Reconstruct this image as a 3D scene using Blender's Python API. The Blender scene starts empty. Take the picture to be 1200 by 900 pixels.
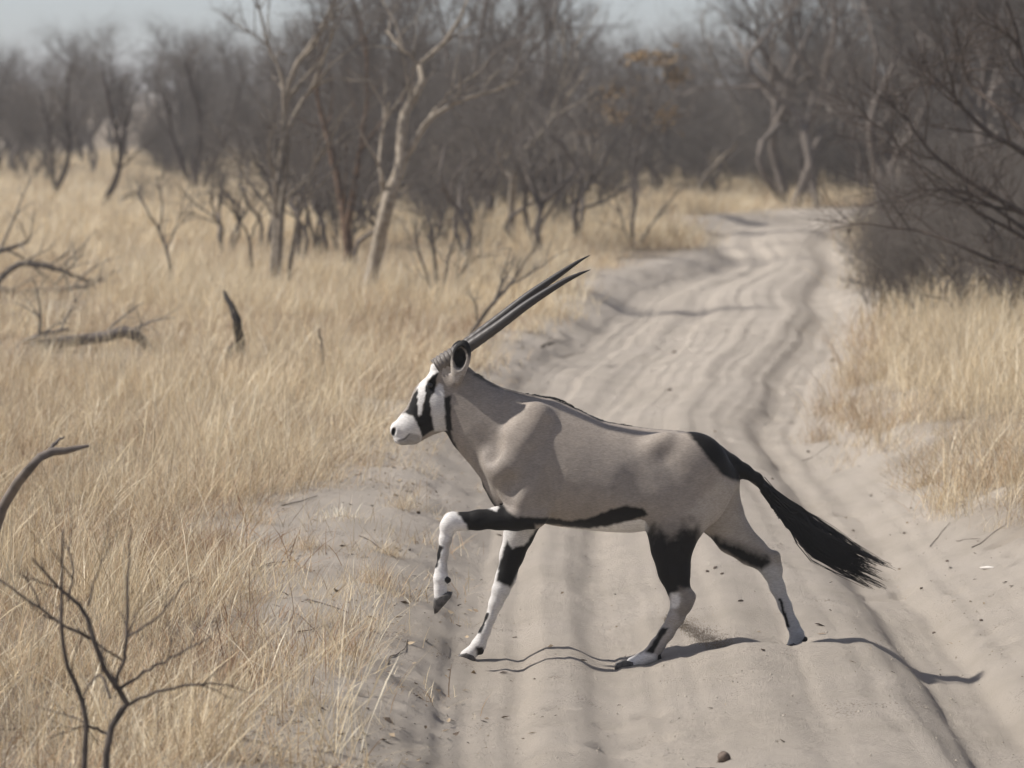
import bpy, math, random
import numpy as np

# ------------------------------------------------------------------ camera, sky, sun, exposure
sc = bpy.context.scene
F_PX, CAM_H, Y0 = 4680.0, 2.6, 18.0            # focal length in photo pixels (1200 wide), eye height, distance to the animal
PITCH = math.atan(350.0 / F_PX)                # the horizon lies 350 px above the picture's centre
cam = bpy.data.cameras.new('camera'); cam_o = bpy.data.objects.new('camera', cam)
sc.collection.objects.link(cam_o); sc.camera = cam_o
cam_o.location = (0, 0, CAM_H); cam_o.rotation_euler = (math.pi / 2 - PITCH, 0, 0)
cam.sensor_width = 36.0; cam.lens = 36.0 * F_PX / 1200.0
cam.clip_start = 0.5; cam.clip_end = 20000
cam.dof.use_dof = True; cam.dof.focus_distance = 17.95; cam.dof.aperture_fstop = 3.8

SUN_EL, SUN_AZ = math.radians(47), math.radians(-3)     # from the left, a little beyond the animal
sd = (-math.cos(SUN_AZ) * math.cos(SUN_EL), -math.sin(SUN_AZ) * math.cos(SUN_EL), math.sin(SUN_EL))
w = bpy.data.worlds.new('World'); sc.world = w; w.use_nodes = True
nt = w.node_tree
sky = nt.nodes.new('ShaderNodeTexSky'); sky.sky_type = 'NISHITA'; sky.sun_disc = False
sky.sun_elevation = SUN_EL; sky.sun_rotation = math.atan2(sd[0], sd[1])
sky.altitude = 900; sky.air_density = 0.8; sky.dust_density = 0.9; sky.ozone_density = 5.0
nt.nodes['Background'].inputs['Strength'].default_value = 0.078
hs = nt.nodes.new('ShaderNodeHueSaturation'); hs.inputs['Saturation'].default_value = 0.50; hs.inputs['Hue'].default_value = 0.512
nt.links.new(sky.outputs[0], hs.inputs['Color'])
nt.links.new(hs.outputs[0], nt.nodes['Background'].inputs['Color'])
sun = bpy.data.lights.new('sun', 'SUN'); sun.energy = 3.7; sun.angle = math.radians(1.6); sun.color = (1.0, 0.955, 0.90)
sun_o = bpy.data.objects.new('sun', sun); sc.collection.objects.link(sun_o)
from mathutils import Vector
sun_o.rotation_euler = Vector(sd).to_track_quat('Z', 'Y').to_euler()
sc.view_settings.view_transform = 'Standard'; sc.view_settings.look = 'None'
sc.view_settings.gamma = 1.0; sc.view_settings.exposure = 0.55; sc.view_settings.use_curve_mapping = False
sc.cycles.max_bounces = 4; sc.cycles.diffuse_bounces = 3; sc.cycles.glossy_bounces = 2; sc.cycles.transmission_bounces = 3; sc.cycles.adaptive_threshold = 0.025

# ------------------------------------------------------------------ helpers
COL = sc.collection
def P(px, py, Y):
    """point on the ray of photo pixel (px, py) at world depth Y"""
    k = (py - 450.0) / F_PX
    fc = math.cos(PITCH) - k * math.sin(PITCH); zc = -math.sin(PITCH) - k * math.cos(PITCH)
    return np.array([(px - 600.0) / F_PX * Y / fc, Y, CAM_H + Y * zc / fc])
def GY(py, z=0.0):
    """depth at which the ray of picture row py meets height z"""
    k = (py - 450.0) / F_PX
    fc = math.cos(PITCH) - k * math.sin(PITCH); zc = -math.sin(PITCH) - k * math.cos(PITCH)
    return (z - CAM_H) * fc / zc

def mesh_np(name, verts, faces, attrs=None, smooth=True):
    """faces: list of int arrays, each (n,3) or (n,4)"""
    me = bpy.data.meshes.new(name)
    verts = np.asarray(verts, dtype=np.float32)
    if not isinstance(faces, list): faces = [faces]
    faces = [np.asarray(f, dtype=np.int32) for f in faces if len(f)]
    loops = np.concatenate([f.ravel() for f in faces])
    tot = np.concatenate([np.full(len(f), f.shape[1], dtype=np.int32) for f in faces])
    start = np.concatenate([[0], np.cumsum(tot)[:-1]]).astype(np.int32)
    me.vertices.add(len(verts)); me.vertices.foreach_set('co', verts.ravel())
    me.loops.add(len(loops)); me.loops.foreach_set('vertex_index', loops)
    me.polygons.add(len(tot)); me.polygons.foreach_set('loop_start', start); me.polygons.foreach_set('loop_total', tot)
    me.polygons.foreach_set('use_smooth', np.full(len(tot), smooth, dtype=bool))
    me.update(calc_edges=True); me.validate()
    for k, v in (attrs or {}).items():
        v = np.asarray(v, dtype=np.float32)
        if v.ndim == 1:
            a = me.attributes.new(k, 'FLOAT', 'POINT'); a.data.foreach_set('value', v)
        else:
            a = me.attributes.new(k, 'FLOAT_COLOR', 'POINT')
            a.data.foreach_set('color', np.concatenate([v, np.ones((len(v), 1), np.float32)], 1).ravel())
    return me
def link(name, me, mat=None, parent=None):
    o = bpy.data.objects.new(name, me); COL.objects.link(o)
    if mat and me is not None and not me.materials: me.materials.append(mat)
    if parent: o.parent = parent
    return o
def tag(o, label=None, cat=None, group=None, kind=None):
    if label: o['label'] = label
    if cat: o['category'] = cat
    if group: o['group'] = group
    if kind: o['kind'] = kind
    return o
def empty(name, loc, label, cat, group=None):
    o = bpy.data.objects.new(name, None); COL.objects.link(o); o.location = loc; o.empty_display_size = 0.2
    return tag(o, label, cat, group)

def hash2(i, j, seed):
    n = (i.astype(np.int64) * 374761393 + j.astype(np.int64) * 668265263 + seed * 1274126177) & 0xffffffff
    n = ((n ^ (n >> 13)) * 1274126177) & 0xffffffff
    return ((n ^ (n >> 16)) & 0xffff) / 65535.0
def vnoise(x, y, seed=0):
    x = np.asarray(x, float); y = np.asarray(y, float)
    i = np.floor(x); j = np.floor(y); fx = x - i; fy = y - j
    fx = fx * fx * fx * (fx * (fx * 6 - 15) + 10); fy = fy * fy * fy * (fy * (fy * 6 - 15) + 10)
    a = hash2(i, j, seed); b = hash2(i + 1, j, seed); c = hash2(i, j + 1, seed); d = hash2(i + 1, j + 1, seed)
    return (a * (1 - fx) + b * fx) * (1 - fy) + (c * (1 - fx) + d * fx) * fy * 1.0 - 0.5
def fbm(x, y, seed=0, oct=4):
    s = 0; a = 1.0
    for o in range(oct):
        s = s + a * vnoise(x * 2 ** o + 17.3 * o, y * 2 ** o - 9.1 * o, seed + o); a *= 0.5
    return s
def sstep(a, b, x):
    t = np.clip((x - a) / (b - a), 0, 1); return t * t * (3 - 2 * t)

# ------------------------------------------------------------------ materials
def new_mat(name):
    m = bpy.data.materials.new(name); m.use_nodes = True
    return m, m.node_tree.nodes, m.node_tree.links, m.node_tree.nodes['Principled BSDF']
def nd(N, t, **kw):
    n = N.new(t)
    for k, v in kw.items():
        if k in n.inputs: n.inputs[k].default_value = v
        else: setattr(n, k, v)
    return n
def ramp(N, stops):
    r = N.new('ShaderNodeValToRGB'); e = r.color_ramp.elements
    while len(e) < len(stops): e.new(0.5)
    for i, (p, c) in enumerate(stops): e[i].position = p; e[i].color = (*c, 1) if len(c) == 3 else c
    return r

def mat_bark(name, c1, c2, scale=30.0):
    m, N, L, b = new_mat(name)
    tc = nd(N, 'ShaderNodeTexCoord'); oi = nd(N, 'ShaderNodeObjectInfo')
    n = nd(N, 'ShaderNodeTexNoise', Scale=scale, Detail=4.0); L.new(tc.outputs['Object'], n.inputs['Vector'])
    r = ramp(N, [(0.3, c1), (0.7, c2)]); L.new(n.outputs[0], r.inputs[0])
    mx = nd(N, 'ShaderNodeMix', data_type='RGBA', blend_type='MULTIPLY'); mx.inputs[0].default_value = 1.0
    rr = ramp(N, [(0.0, (0.72, 0.70, 0.69)), (1.0, (1.18, 1.15, 1.12))]); L.new(oi.outputs['Random'], rr.inputs[0])
    L.new(r.outputs[0], mx.inputs[6]); L.new(rr.outputs[0], mx.inputs[7]); L.new(mx.outputs[2], b.inputs['Base Color'])
    b.inputs['Roughness'].default_value = 0.85; b.inputs['Specular IOR Level'].default_value = 0.2
    bp = nd(N, 'ShaderNodeBump', Strength=0.5, Distance=0.01); L.new(n.outputs[0], bp.inputs['Height']); L.new(bp.outputs[0], b.inputs['Normal'])
    return m
M_PALE = mat_bark('pale_bark', (0.20, 0.17, 0.13), (0.42, 0.37, 0.30), 14)
M_GREY = mat_bark('grey_bark', (0.09, 0.078, 0.068), (0.19, 0.165, 0.145), 14)
M_TWIG = mat_bark('twig_bark', (0.105, 0.094, 0.083), (0.195, 0.175, 0.155), 6)
M_DARK = mat_bark('dark_bark', (0.035, 0.028, 0.024), (0.09, 0.07, 0.058), 20)
M_CHAR = mat_bark('charred_wood', (0.010, 0.009, 0.009), (0.05, 0.042, 0.037), 25)

def mat_sand():
    m, N, L, b = new_mat('pale_sand')
    geo = nd(N, 'ShaderNodeNewGeometry'); at = nd(N, 'ShaderNodeAttribute', attribute_name='soil')
    n1 = nd(N, 'ShaderNodeTexNoise', Scale=1.3, Detail=6.0, Roughness=0.62); L.new(geo.outputs['Position'], n1.inputs['Vector'])
    r1 = ramp(N, [(0.28, (0.40, 0.35, 0.29)), (0.5, (0.46, 0.405, 0.34)), (0.75, (0.51, 0.452, 0.385))]); L.new(n1.outputs[0], r1.inputs[0])
    n2 = nd(N, 'ShaderNodeTexNoise', Scale=16.0, Detail=5.0, Roughness=0.7); L.new(geo.outputs['Position'], n2.inputs['Vector'])
    r2 = ramp(N, [(0.3, (0.15, 0.11, 0.075)), (0.55, (0.27, 0.21, 0.145)), (0.75, (0.42, 0.345, 0.245))]); L.new(n2.outputs[0], r2.inputs[0])
    mx = nd(N, 'ShaderNodeMix', data_type='RGBA'); L.new(at.outputs['Fac'], mx.inputs[0]); L.new(r1.outputs[0], mx.inputs[6]); L.new(r2.outputs[0], mx.inputs[7])
    # scattered dark crumbs of litter
    v = nd(N, 'ShaderNodeTexNoise', Scale=95.0, Detail=2.0); L.new(geo.outputs['Position'], v.inputs['Vector'])
    v2 = nd(N, 'ShaderNodeTexNoise', Scale=2.6, Detail=3.0); L.new(geo.outputs['Position'], v2.inputs['Vector'])
    ad = nd(N, 'ShaderNodeMath', operation='MULTIPLY'); L.new(v.outputs[0], ad.inputs[0]); L.new(v2.outputs[0], ad.inputs[1])
    r3 = ramp(N, [(0.36, (0, 0, 0)), (0.43, (1, 1, 1))]); L.new(ad.outputs[0], r3.inputs[0])
    ml = nd(N, 'ShaderNodeMath', operation='MULTIPLY'); L.new(r3.outputs[0], ml.inputs[0]); ml.inputs[1].default_value = 0.7
    m2 = nd(N, 'ShaderNodeMix', data_type='RGBA'); L.new(ml.outputs[0], m2.inputs[0]); L.new(mx.outputs[2], m2.inputs[6]); m2.inputs[7].default_value = (0.17, 0.13, 0.10, 1)
    L.new(m2.outputs[2], b.inputs['Base Color'])
    b.inputs['Roughness'].default_value = 0.95; b.inputs['Specular IOR Level'].default_value = 0.15
    n3 = nd(N, 'ShaderNodeTexNoise', Scale=24.0, Detail=10.0, Roughness=0.85); L.new(geo.outputs['Position'], n3.inputs['Vector'])
    bp = nd(N, 'ShaderNodeBump', Strength=0.8, Distance=0.035); L.new(n3.outputs[0], bp.inputs['Height']); L.new(bp.outputs[0], b.inputs['Normal'])
    return m
M_SAND = mat_sand()

def mat_straw():
    m, N, L, b = new_mat('dry_straw')
    at = nd(N, 'ShaderNodeAttribute', attribute_name='Col'); oi = nd(N, 'ShaderNodeObjectInfo')
    rr = ramp(N, [(0.0, (0.80, 0.74, 0.66)), (0.3, (1.03, 1.0, 0.95)), (1.0, (1.20, 1.18, 1.12))]); L.new(oi.outputs['Random'], rr.inputs[0])
    mx = nd(N, 'ShaderNodeMix', data_type='RGBA', blend_type='MULTIPLY'); mx.inputs[0].default_value = 1.0
    L.new(at.outputs['Color'], mx.inputs[6]); L.new(rr.outputs[0], mx.inputs[7]); L.new(mx.outputs[2], b.inputs['Base Color'])
    b.inputs['Roughness'].default_value = 0.6; b.inputs['Specular IOR Level'].default_value = 0.25
    tr = nd(N, 'ShaderNodeBsdfTranslucent'); L.new(mx.outputs[2], tr.inputs['Color'])
    ms = nd(N, 'ShaderNodeMixShader'); ms.inputs[0].default_value = 0.3
    L.new(b.outputs[0], ms.inputs[1]); L.new(tr.outputs[0], ms.inputs[2]); L.new(ms.outputs[0], N['Material Output'].inputs[0])
    return m
M_STRAW = mat_straw()
def mat_attr(name, rough=0.8):
    m, N, L, b = new_mat(name)
    at = nd(N, 'ShaderNodeAttribute', attribute_name='Col'); L.new(at.outputs['Color'], b.inputs['Base Color'])
    b.inputs['Roughness'].default_value = rough; b.inputs['Specular IOR Level'].default_value = 0.2
    return m
M_LITTER = mat_attr('litter')

# ------------------------------------------------------------------ ground
_CY = np.array([0, 30, 33, 36.9, 40.6, 45, 49.7, 52.9, 56.6, 60.8, 65.8, 70, 73, 75.5, 78, 81, 140])
_CX = np.array([.72, .80, 1.05, 1.46, 1.92, 2.3, 2.62, 3.1, 3.75, 3.95, 4.1, 4.4, 5.0, 7.2, 11, 16, 80])
_HW = np.array([1.6, 1.5, 1.5, 1.54, 1.6, 1.62, 1.55, 1.35, 1.0, 1.08, 1.3, 1.5, 1.8, 2.4, 3, 3, 3])
_yy = np.linspace(0, 140, 1401)
def _sm(a, n):
    k = np.ones(n) / n; return np.convolve(np.pad(a, n // 2, mode='edge'), k, 'valid')[:len(a)]
_cx = _sm(np.interp(_yy, _CY, _CX), 31); _hw = _sm(np.interp(_yy, _CY, _HW), 41)
_ps = np.array([-60, -4, -2.4, -1.75, -1.5, -1.33, -1.18, -.98, -.75, -.62, -.48, -.33, -.18, .15, .45, .9, 1.02, 1.15, 1.38, 1.6, 2.2, 2.8, 5, 60])
_pz = np.array([.22, .22, .23, .215, .19, .14, .075, -.015, -.035, .025, .03, -.03, .005, .06, .085, .075, .02, -.08, -.09, .0, .22, .36, .40, .40])
_sx = np.linspace(-6, 6, 1201); _pp = _sm(np.interp(_sx, _ps, _pz), 7); _ppw = _sm(_sm(_pp, 61), 61)
def road_s(X, Y):
    X = np.asarray(X, float); Y = np.asarray(Y, float)
    return (X - np.interp(Y, _yy, _cx)) / (np.interp(Y, _yy, _hw) / 1.6)
def ground_z(X, Y):
    X = np.asarray(X, float); Y = np.asarray(Y, float)
    s = road_s(X, Y)
    s2 = s + 0.10 * vnoise(X * 0 + 3.3, Y / 3.0, 5) + (0.05 - .02 * sstep(-.8, -1.1, s)) * vnoise(X / 0.5, Y / 0.9, 6) + .07 * vnoise(X / .12, Y / .22, 7) * np.exp(-((s + 1.25) / .25) ** 2)
    z = np.interp(s2, _sx, _pp, left=.22, right=.40)
    zs = np.interp(s2, _sx, _ppw, left=.22, right=.40)
    z = z + (zs - z) * (.05 + .5 * sstep(20, 30, Y)) * (1 - sstep(-.95, -1.1, s) * (1 - sstep(-1.7, -2, s) * 0) * .85) * (.75 + .5 * vnoise(X / 2.3, Y / 2.9, 8))
    on = sstep(-1.5, -1.1, s) * (1 - sstep(1.7, 2.3, s))
    far = sstep(3.0, 8.0, np.abs(s))
    z = z + far * 0.10 * fbm(X / 6, Y / 6, 11, 3)
    z = z + (0.018 + 0.036 * (1 - on) * (s > 0) + .018 * (s < 0) * (1 - on)) * fbm(X / 0.55, Y / 0.75, 21, 4)
    # wheel tracks: fine lines that run with the road
    z = z + on * 0.034 * vnoise(s2 * 6.0, Y / 9, 31) + on * 0.018 * vnoise(s2 * 15.0, Y / 6.0, 33) + on * 0.008 * vnoise(s2 * 36.0, Y / 4, 34)
    # scuffs and hoof prints
    z = z + .010 * fbm(X / .13, Y / .16, 45, 3)
    d = vnoise(X / 0.19, Y / 0.21, 41); z = z - 0.032 * sstep(0.24, 0.45, d) * sstep(-0.15, 0.2, vnoise(X / 1.3, Y / 1.6, 42))
    # the low sand ridge across the middle of the track, kicked flat behind it
    z = z + 0.028 * np.exp(-((Y - 17.6) / 0.22) ** 2) * sstep(0.65, 0.95, X) * (1 - sstep(1.55, 1.85, X)) - .05 * np.exp(-((Y - 18.2) / .26) ** 2 - ((X - 1.27) / .22) ** 2)
    return z
def axis_steps(segs):
    a = [segs[0][0]]
    for lo, hi, s0, s1 in segs:
        x = lo
        while x < hi - 1e-6:
            t = (x - lo) / (hi - lo); x = min(hi, x + s0 * (s1 / s0) ** t); a.append(x)
    return np.array(a)
def build_ground():
    ys = axis_steps([(3, 13.5, .6, .08), (13.5, 24, .032, .05), (24, 45, .05, .14), (45, 90, .14, .6), (90, 200, .6, 6), (200, 6000, 8, 900)])
    ys = np.concatenate([[-3000, -300, -40], ys])
    xp = axis_steps([(3.4, 8, .035, .25), (8, 30, .25, 2), (30, 6000, 2, 900)])
    xn = -axis_steps([(2.6, 8, .035, .25), (8, 30, .25, 2), (30, 6000, 2, 900)])[::-1]
    xm = axis_steps([(-2.6, 3.4, .026, .026)])
    xs = np.concatenate([xn[:-1], xm, xp[1:]])
    X, Y = np.meshgrid(xs, ys); nx, ny = len(xs), len(ys)
    Z = ground_z(X, Y)
    s = road_s(X, Y)
    soil = np.maximum(1 - sstep(-2.5, -1.65, s - .25 * np.exp(-((Y - 21.5) / 2.8) ** 2) + .5 * np.exp(-((Y - 21.5) / 2.8) ** 2) + 0.5 * fbm(X / .7, Y / .9, 51, 3)), sstep(1.75, 2.6, s + 0.5 * fbm(X / .7, Y / .9, 52, 3)))
    soil = np.clip(soil * (0.75 + 0.6 * fbm(X / 1.5, Y / 2, 53, 3)), 0, 1)
    i = np.arange(nx * ny).reshape(ny, nx)
    q = np.stack([i[:-1, :-1], i[:-1, 1:], i[1:, 1:], i[1:, :-1]], -1).reshape(-1, 4)
    me = mesh_np('ground', np.stack([X, Y, Z], -1).reshape(-1, 3), q, {'soil': soil.ravel()})
    tag(link('ground', me, M_SAND), kind='structure')
build_ground()

# ------------------------------------------------------------------ oryx: one implicit body, meshed by surface nets
# body coordinates: u, v = picture axes in 1/260 m, w = towards the viewer in the same unit
def persp(u, v, w):
    k = 1 - w / F_PX; return 600 + (u - 600) * k, 100 + (v - 100) * k
def B2W(p):
    p = np.asarray(p, float); k = (p[..., 1] - 450.0) / F_PX
    fc = math.cos(PITCH) - k * math.sin(PITCH); zc = -math.sin(PITCH) - k * math.cos(PITCH)
    return np.stack([(p[..., 0] - 600) / F_PX * Y0 / fc, Y0 - p[..., 2] / 260.0, CAM_H + Y0 * zc / fc], -1)
VX = 1.3
GU, GV, GW = np.arange(448, 960, VX), np.arange(392, 790, VX), np.arange(-84, 84, VX)
FLD = np.full((len(GU), len(GV), len(GW)), 40.0, np.float32)
def _win(lo, hi, m):
    sl = []
    for g, a, b in zip((GU, GV, GW), lo, hi):
        sl.append(slice(max(0, int((a - m - g[0]) / VX)), min(len(g), int((b + m - g[0]) / VX) + 2)))
    return tuple(sl), GU[sl[0]][:, None, None].astype(np.float32), GV[sl[1]][None, :, None].astype(np.float32), GW[sl[2]][None, None, :].astype(np.float32)
def _blend(sl, d, k, sub=False):
    a = FLD[sl]
    if sub:
        h = np.clip(.5 - .5 * (a + d) / k, 0, 1); FLD[sl] = a * (1 - h) - d * h + k * h * (1 - h)
    else:
        h = np.clip(.5 + .5 * (a - d) / k, 0, 1); FLD[sl] = a * (1 - h) + d * h - k * h * (1 - h)
def chain(pts, k=8.0, sw=1.0, pc=True, sub=False):
    """tapered limb through (u, v, w, r); sw flattens it across"""
    q = []
    for (u, v, ww, r) in pts:
        if pc: u, v = persp(u, v, ww)
        q.append((u, v, ww, r))
    for a, b in zip(q[:-1], q[1:]):
        rm = max(a[3], b[3])
        lo = [min(a[i], b[i]) - rm for i in range(3)]; hi = [max(a[i], b[i]) + rm for i in range(3)]
        sl, U, V, W = _win(lo, hi, k + 4)
        ax, ay, az = a[0], a[1], a[2] / sw; bx, by, bz = b[0] - ax, b[1] - ay, b[2] / sw - az
        pu, pv, pw = U - ax, V - ay, W / sw - az
        L2 = bx * bx + by * by + bz * bz + 1e-6
        t = np.clip((pu * bx + pv * by + pw * bz) / L2, 0, 1)
        d = np.sqrt((pu - t * bx) ** 2 + (pv - t * by) ** 2 + (pw - t * bz) ** 2) - (a[3] + (b[3] - a[3]) * t)
        _blend(sl, d * (min(1, sw) * .5 + .5), k, sub)
def ell(c, r, k=8.0, rot=0.0, sub=False, pc=True):
    """ellipsoid, rot in degrees in the u-v plane"""
    u, v = persp(c[0], c[1], c[2]) if pc else (c[0], c[1]); rm = max(r[0], r[1])
    sl, U, V, W = _win((u - rm, v - rm, c[2] - r[2]), (u + rm, v + rm, c[2] + r[2]), k + 4)
    ca, sa = math.cos(math.radians(rot)), math.sin(math.radians(rot))
    x = ((U - u) * ca + (V - v) * sa) / r[0]; y = (-(U - u) * sa + (V - v) * ca) / r[1]; z = (W - c[2]) / r[2]
    q = np.sqrt(x * x + y * y + z * z); g = np.sqrt((x / r[0]) ** 2 + (y / r[1]) ** 2 + (z / r[2]) ** 2) + 1e-6
    _blend(sl, q * (q - 1) / g, k, sub)
# trunk, lofted through its outline (u, top, bottom, half width)
ST = np.array([(566, 520, 566, 10), (572, 500, 584, 26), (585, 476, 600, 38), (600, 468, 606, 45), (625, 465.5, 611, 50), (650, 468, 616, 53), (680, 481, 620, 57),
               (710, 494, 623, 59), (740, 499.5, 624, 58), (770, 503, 620, 55), (800, 505, 612, 52), (825, 513, 600, 47), (845, 527, 588, 39), (858, 541, 578, 27), (865, 553, 568, 12)], float)
def trunk():
    sl, U, V, W = _win((560, 460, -66), (872, 630, 66), 14)
    uu = np.linspace(540, 890, 701)
    cols = [_sm(np.interp(uu, ST[:, 0], ST[:, i]), 25) for i in (1, 2, 3)]
    uc = np.clip(U[:, 0, 0], ST[0, 0], ST[-1, 0])
    top, bot, hw = [np.interp(uc, uu, c).astype(np.float32)[:, None, None] for c in cols]
    a = (bot - top) / 2; vc = (bot + top) / 2
    y = (V - vc) / a
    h = hw * (1 + 0.16 * np.clip(y, -1, 1) - 0.10 * np.clip(y, 0, 1) ** 2 * 2)
    q = (np.abs(y) ** 2.15 + np.abs(W / h) ** 2.15) ** (1 / 2.15)
    d = (q - 1) * np.minimum(a, h) * 0.9
    du = np.maximum(np.maximum(ST[0, 0] - U, U - ST[-1, 0]), 0)
    d = np.where(du > 0, np.sqrt(np.maximum(d, 0) ** 2 + du ** 2), d)
    _blend(sl, d, 8.0)
trunk()
# neck and head
chain([(621, 528, 0, 55), (590, 511, 0, 48), (563, 491, 0, 39), (543, 470, 0, 31), (532, 455, 0, 26)], 14, .62)
chain([(529, 448, 0, 25), (509, 470, 0, 25), (496, 488, 0, 21)], 8, .74)
chain([(496, 488, 0, 21), (482, 499, 0, 16.5), (472, 505, 0, 13)], 6, .74)
chain([(524, 478, 0, 20), (510, 489, 0, 17), (494, 500, 0, 13), (484, 510, 0, 9.5), (474, 512, 0, 8.5)], 5, .74)
ell((464, 503, 0), (6.5, 8, 9.5), 4)                          # nose pad
ell((470, 515.5, 0), (8, 5, 8), 4)                            # lower lip
ell((517, 474, 13), (14, 17, 7), 6, 35); ell((517, 474, -13), (14, 17, 7), 6, 35)        # cheeks
ell((508, 443, 11), (9, 7, 10), 5, -30); ell((508, 443, -11), (9, 7, 10), 5, -30)        # brows
ell((504.5, 451.5, 21), (6, 4.6, 5), 3, 40, True); ell((504.5, 451.5, -21), (6, 4.6, 5), 3, 40, True)   # eye sockets
ell((461.5, 506, 8), (2.2, 4.6, 4.5), 2, 20, True); ell((461.5, 506, -8), (2.2, 4.6, 4.5), 2, 20, True)  # nostrils
chain([(465, 517, 10, 1.6), (474, 513.5, 13, 1.6), (482, 508, 14.5, 1.4)], 2, 1, False, True)
chain([(521, 428, 7, 10), (513, 432, 7, 9)], 5, .8); chain([(521, 428, -7, 10), (513, 432, -7, 9)], 5, .8)  # pedicles
# ears: scooped leaf shapes
for sgn, du, dv in ((1, 0, 0), (-1, -4, 0)):
    ell((540 + du, 420 + dv, sgn * 25), (11.5, 22, 9), 4, 12); ell((538 + du, 437 + dv, sgn * 24), (7, 12, 6), 4, 8)
    ell((539 + du, 420 + dv, sgn * 33), (7.4, 14.5, 11.5), 2.0, 10, True)
    chain([(534 + du, 447 + dv, sgn * 17, 6), (536 + du, 436 + dv, sgn * 21, 6)], 6)
# near hind leg
chain([(812, 548, 22, 40), (798, 596, 27, 35), (789, 622, 31, 28), (787, 645, 33, 21), (790, 670, 34, 16.5), (795, 690, 34, 13)], 10, .72)
chain([(795, 690, 34, 12.5), (799, 706, 34, 12), (792, 724, 34, 9.2), (781, 742, 34, 8), (770, 757, 34, 8), (764, 767, 34, 9)], 5, .85)
chain([(798, 690, 34, 7), (809, 699, 34, 5.5), (803, 712, 34, 5)], 5)
chain([(763, 767, 34, 8.5), (752, 773, 34, 7.5), (741, 777, 34, 7)], 4, 1.0)
ell((773, 590, 38), (17, 26, 16), 12, 10)                     # stifle
ell((818, 540, 32), (34, 26, 16), 14, 35)                     # rump muscle
ell((840, 580, 22), (16, 34, 16), 12, 20)                     # buttock
ell((772, 521, 33), (17, 9, 8), 18, -35)                       # hip bone
# far hind leg
chain([(826, 556, -22, 38), (842, 600, -30, 27), (860, 628, -34, 20.5), (880, 645, -36, 16), (896, 656, -36, 13)], 9, .72)
chain([(896, 657, -36, 12.5), (904, 668, -36, 11), (911, 688, -36, 8.5), (920, 710, -36, 7.2), (929, 732, -36, 6.8), (934, 743, -36, 8)], 5, .85)
chain([(898, 652, -36, 8), (908, 652, -36, 6), (911, 668, -36, 6)], 4)
chain([(934, 744, -36, 8), (931, 754, -36, 7), (929, 758, -36, 7)], 4)
ell((845, 575, -22), (16, 34, 16), 12, 15)
# near foreleg, lifted
chain([(628, 488, 30, 16), (612, 520, 36, 22), (602, 548, 38, 24), (616, 580, 40, 23), (624, 600, 40, 17)], 12, .62)
chain([(624, 603, 40, 16.5), (604, 606, 40, 15), (585, 607, 40, 13), (560, 609.5, 40, 10.8), (542, 611, 40, 9.6), (530, 611, 40, 10.5)], 6, .8)
chain([(530, 611, 40, 10.3), (525, 617, 40, 9), (522, 632, 40, 7), (519, 650, 40, 5.8), (517, 667, 40, 6.5), (516.5, 678, 40, 8.3)], 4, .9)
chain([(516.5, 678, 40, 8), (516, 690, 40, 6.8), (516, 698, 40, 7.5)], 4)
ell((580, 545, 28), (14, 22, 14), 10, -20)                    # point of the shoulder
ell((628, 562, 44), (13, 30, 9), 10, 18)                      # triceps
chain([(634, 488, 33, 5), (615, 518, 41, 6), (598, 544, 44, 7)], 12, 1)        # ridge of the shoulder blade
chain([(652, 520, 64, 8), (648, 560, 66, 8), (640, 598, 62, 8)], 12, 1, True, True)     # hollow behind the shoulder
ell((746, 556, 68), (15, 34, 9.5), 14, 12, True)              # flank hollow
ell((592, 580, 54), (10, 20, 8), 16, 25, True)
ell((570, 520, 42), (14, 22, 7), 12, -30, True)
# far foreleg, on the ground
chain([(606, 560, -28, 34), (616, 600, -32, 22), (608, 626, -33, 16), (600, 650, -34, 12.6), (593, 676, -34, 10.2), (587, 691, -34, 10.2)], 9, .75)
chain([(587, 692, -34, 10), (581, 707, -34, 8), (575, 724, -34, 6), (568, 741, -34, 6.3), (561, 755, -34, 8)], 4, .9)
chain([(561, 756, -34, 8), (552, 765, -34, 7), (546, 768, -34, 7)], 4)
# dew claws
for (u, v, ww) in ((525, 680, 43), (525, 680, 37), (563, 764, -31), (563, 764, -37), (772, 772, 37), (772, 772, 31), (943, 749, -33), (943, 749, -39)):
    ell((u, v, ww), (4, 3.6, 2.6), 2.5)
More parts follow.
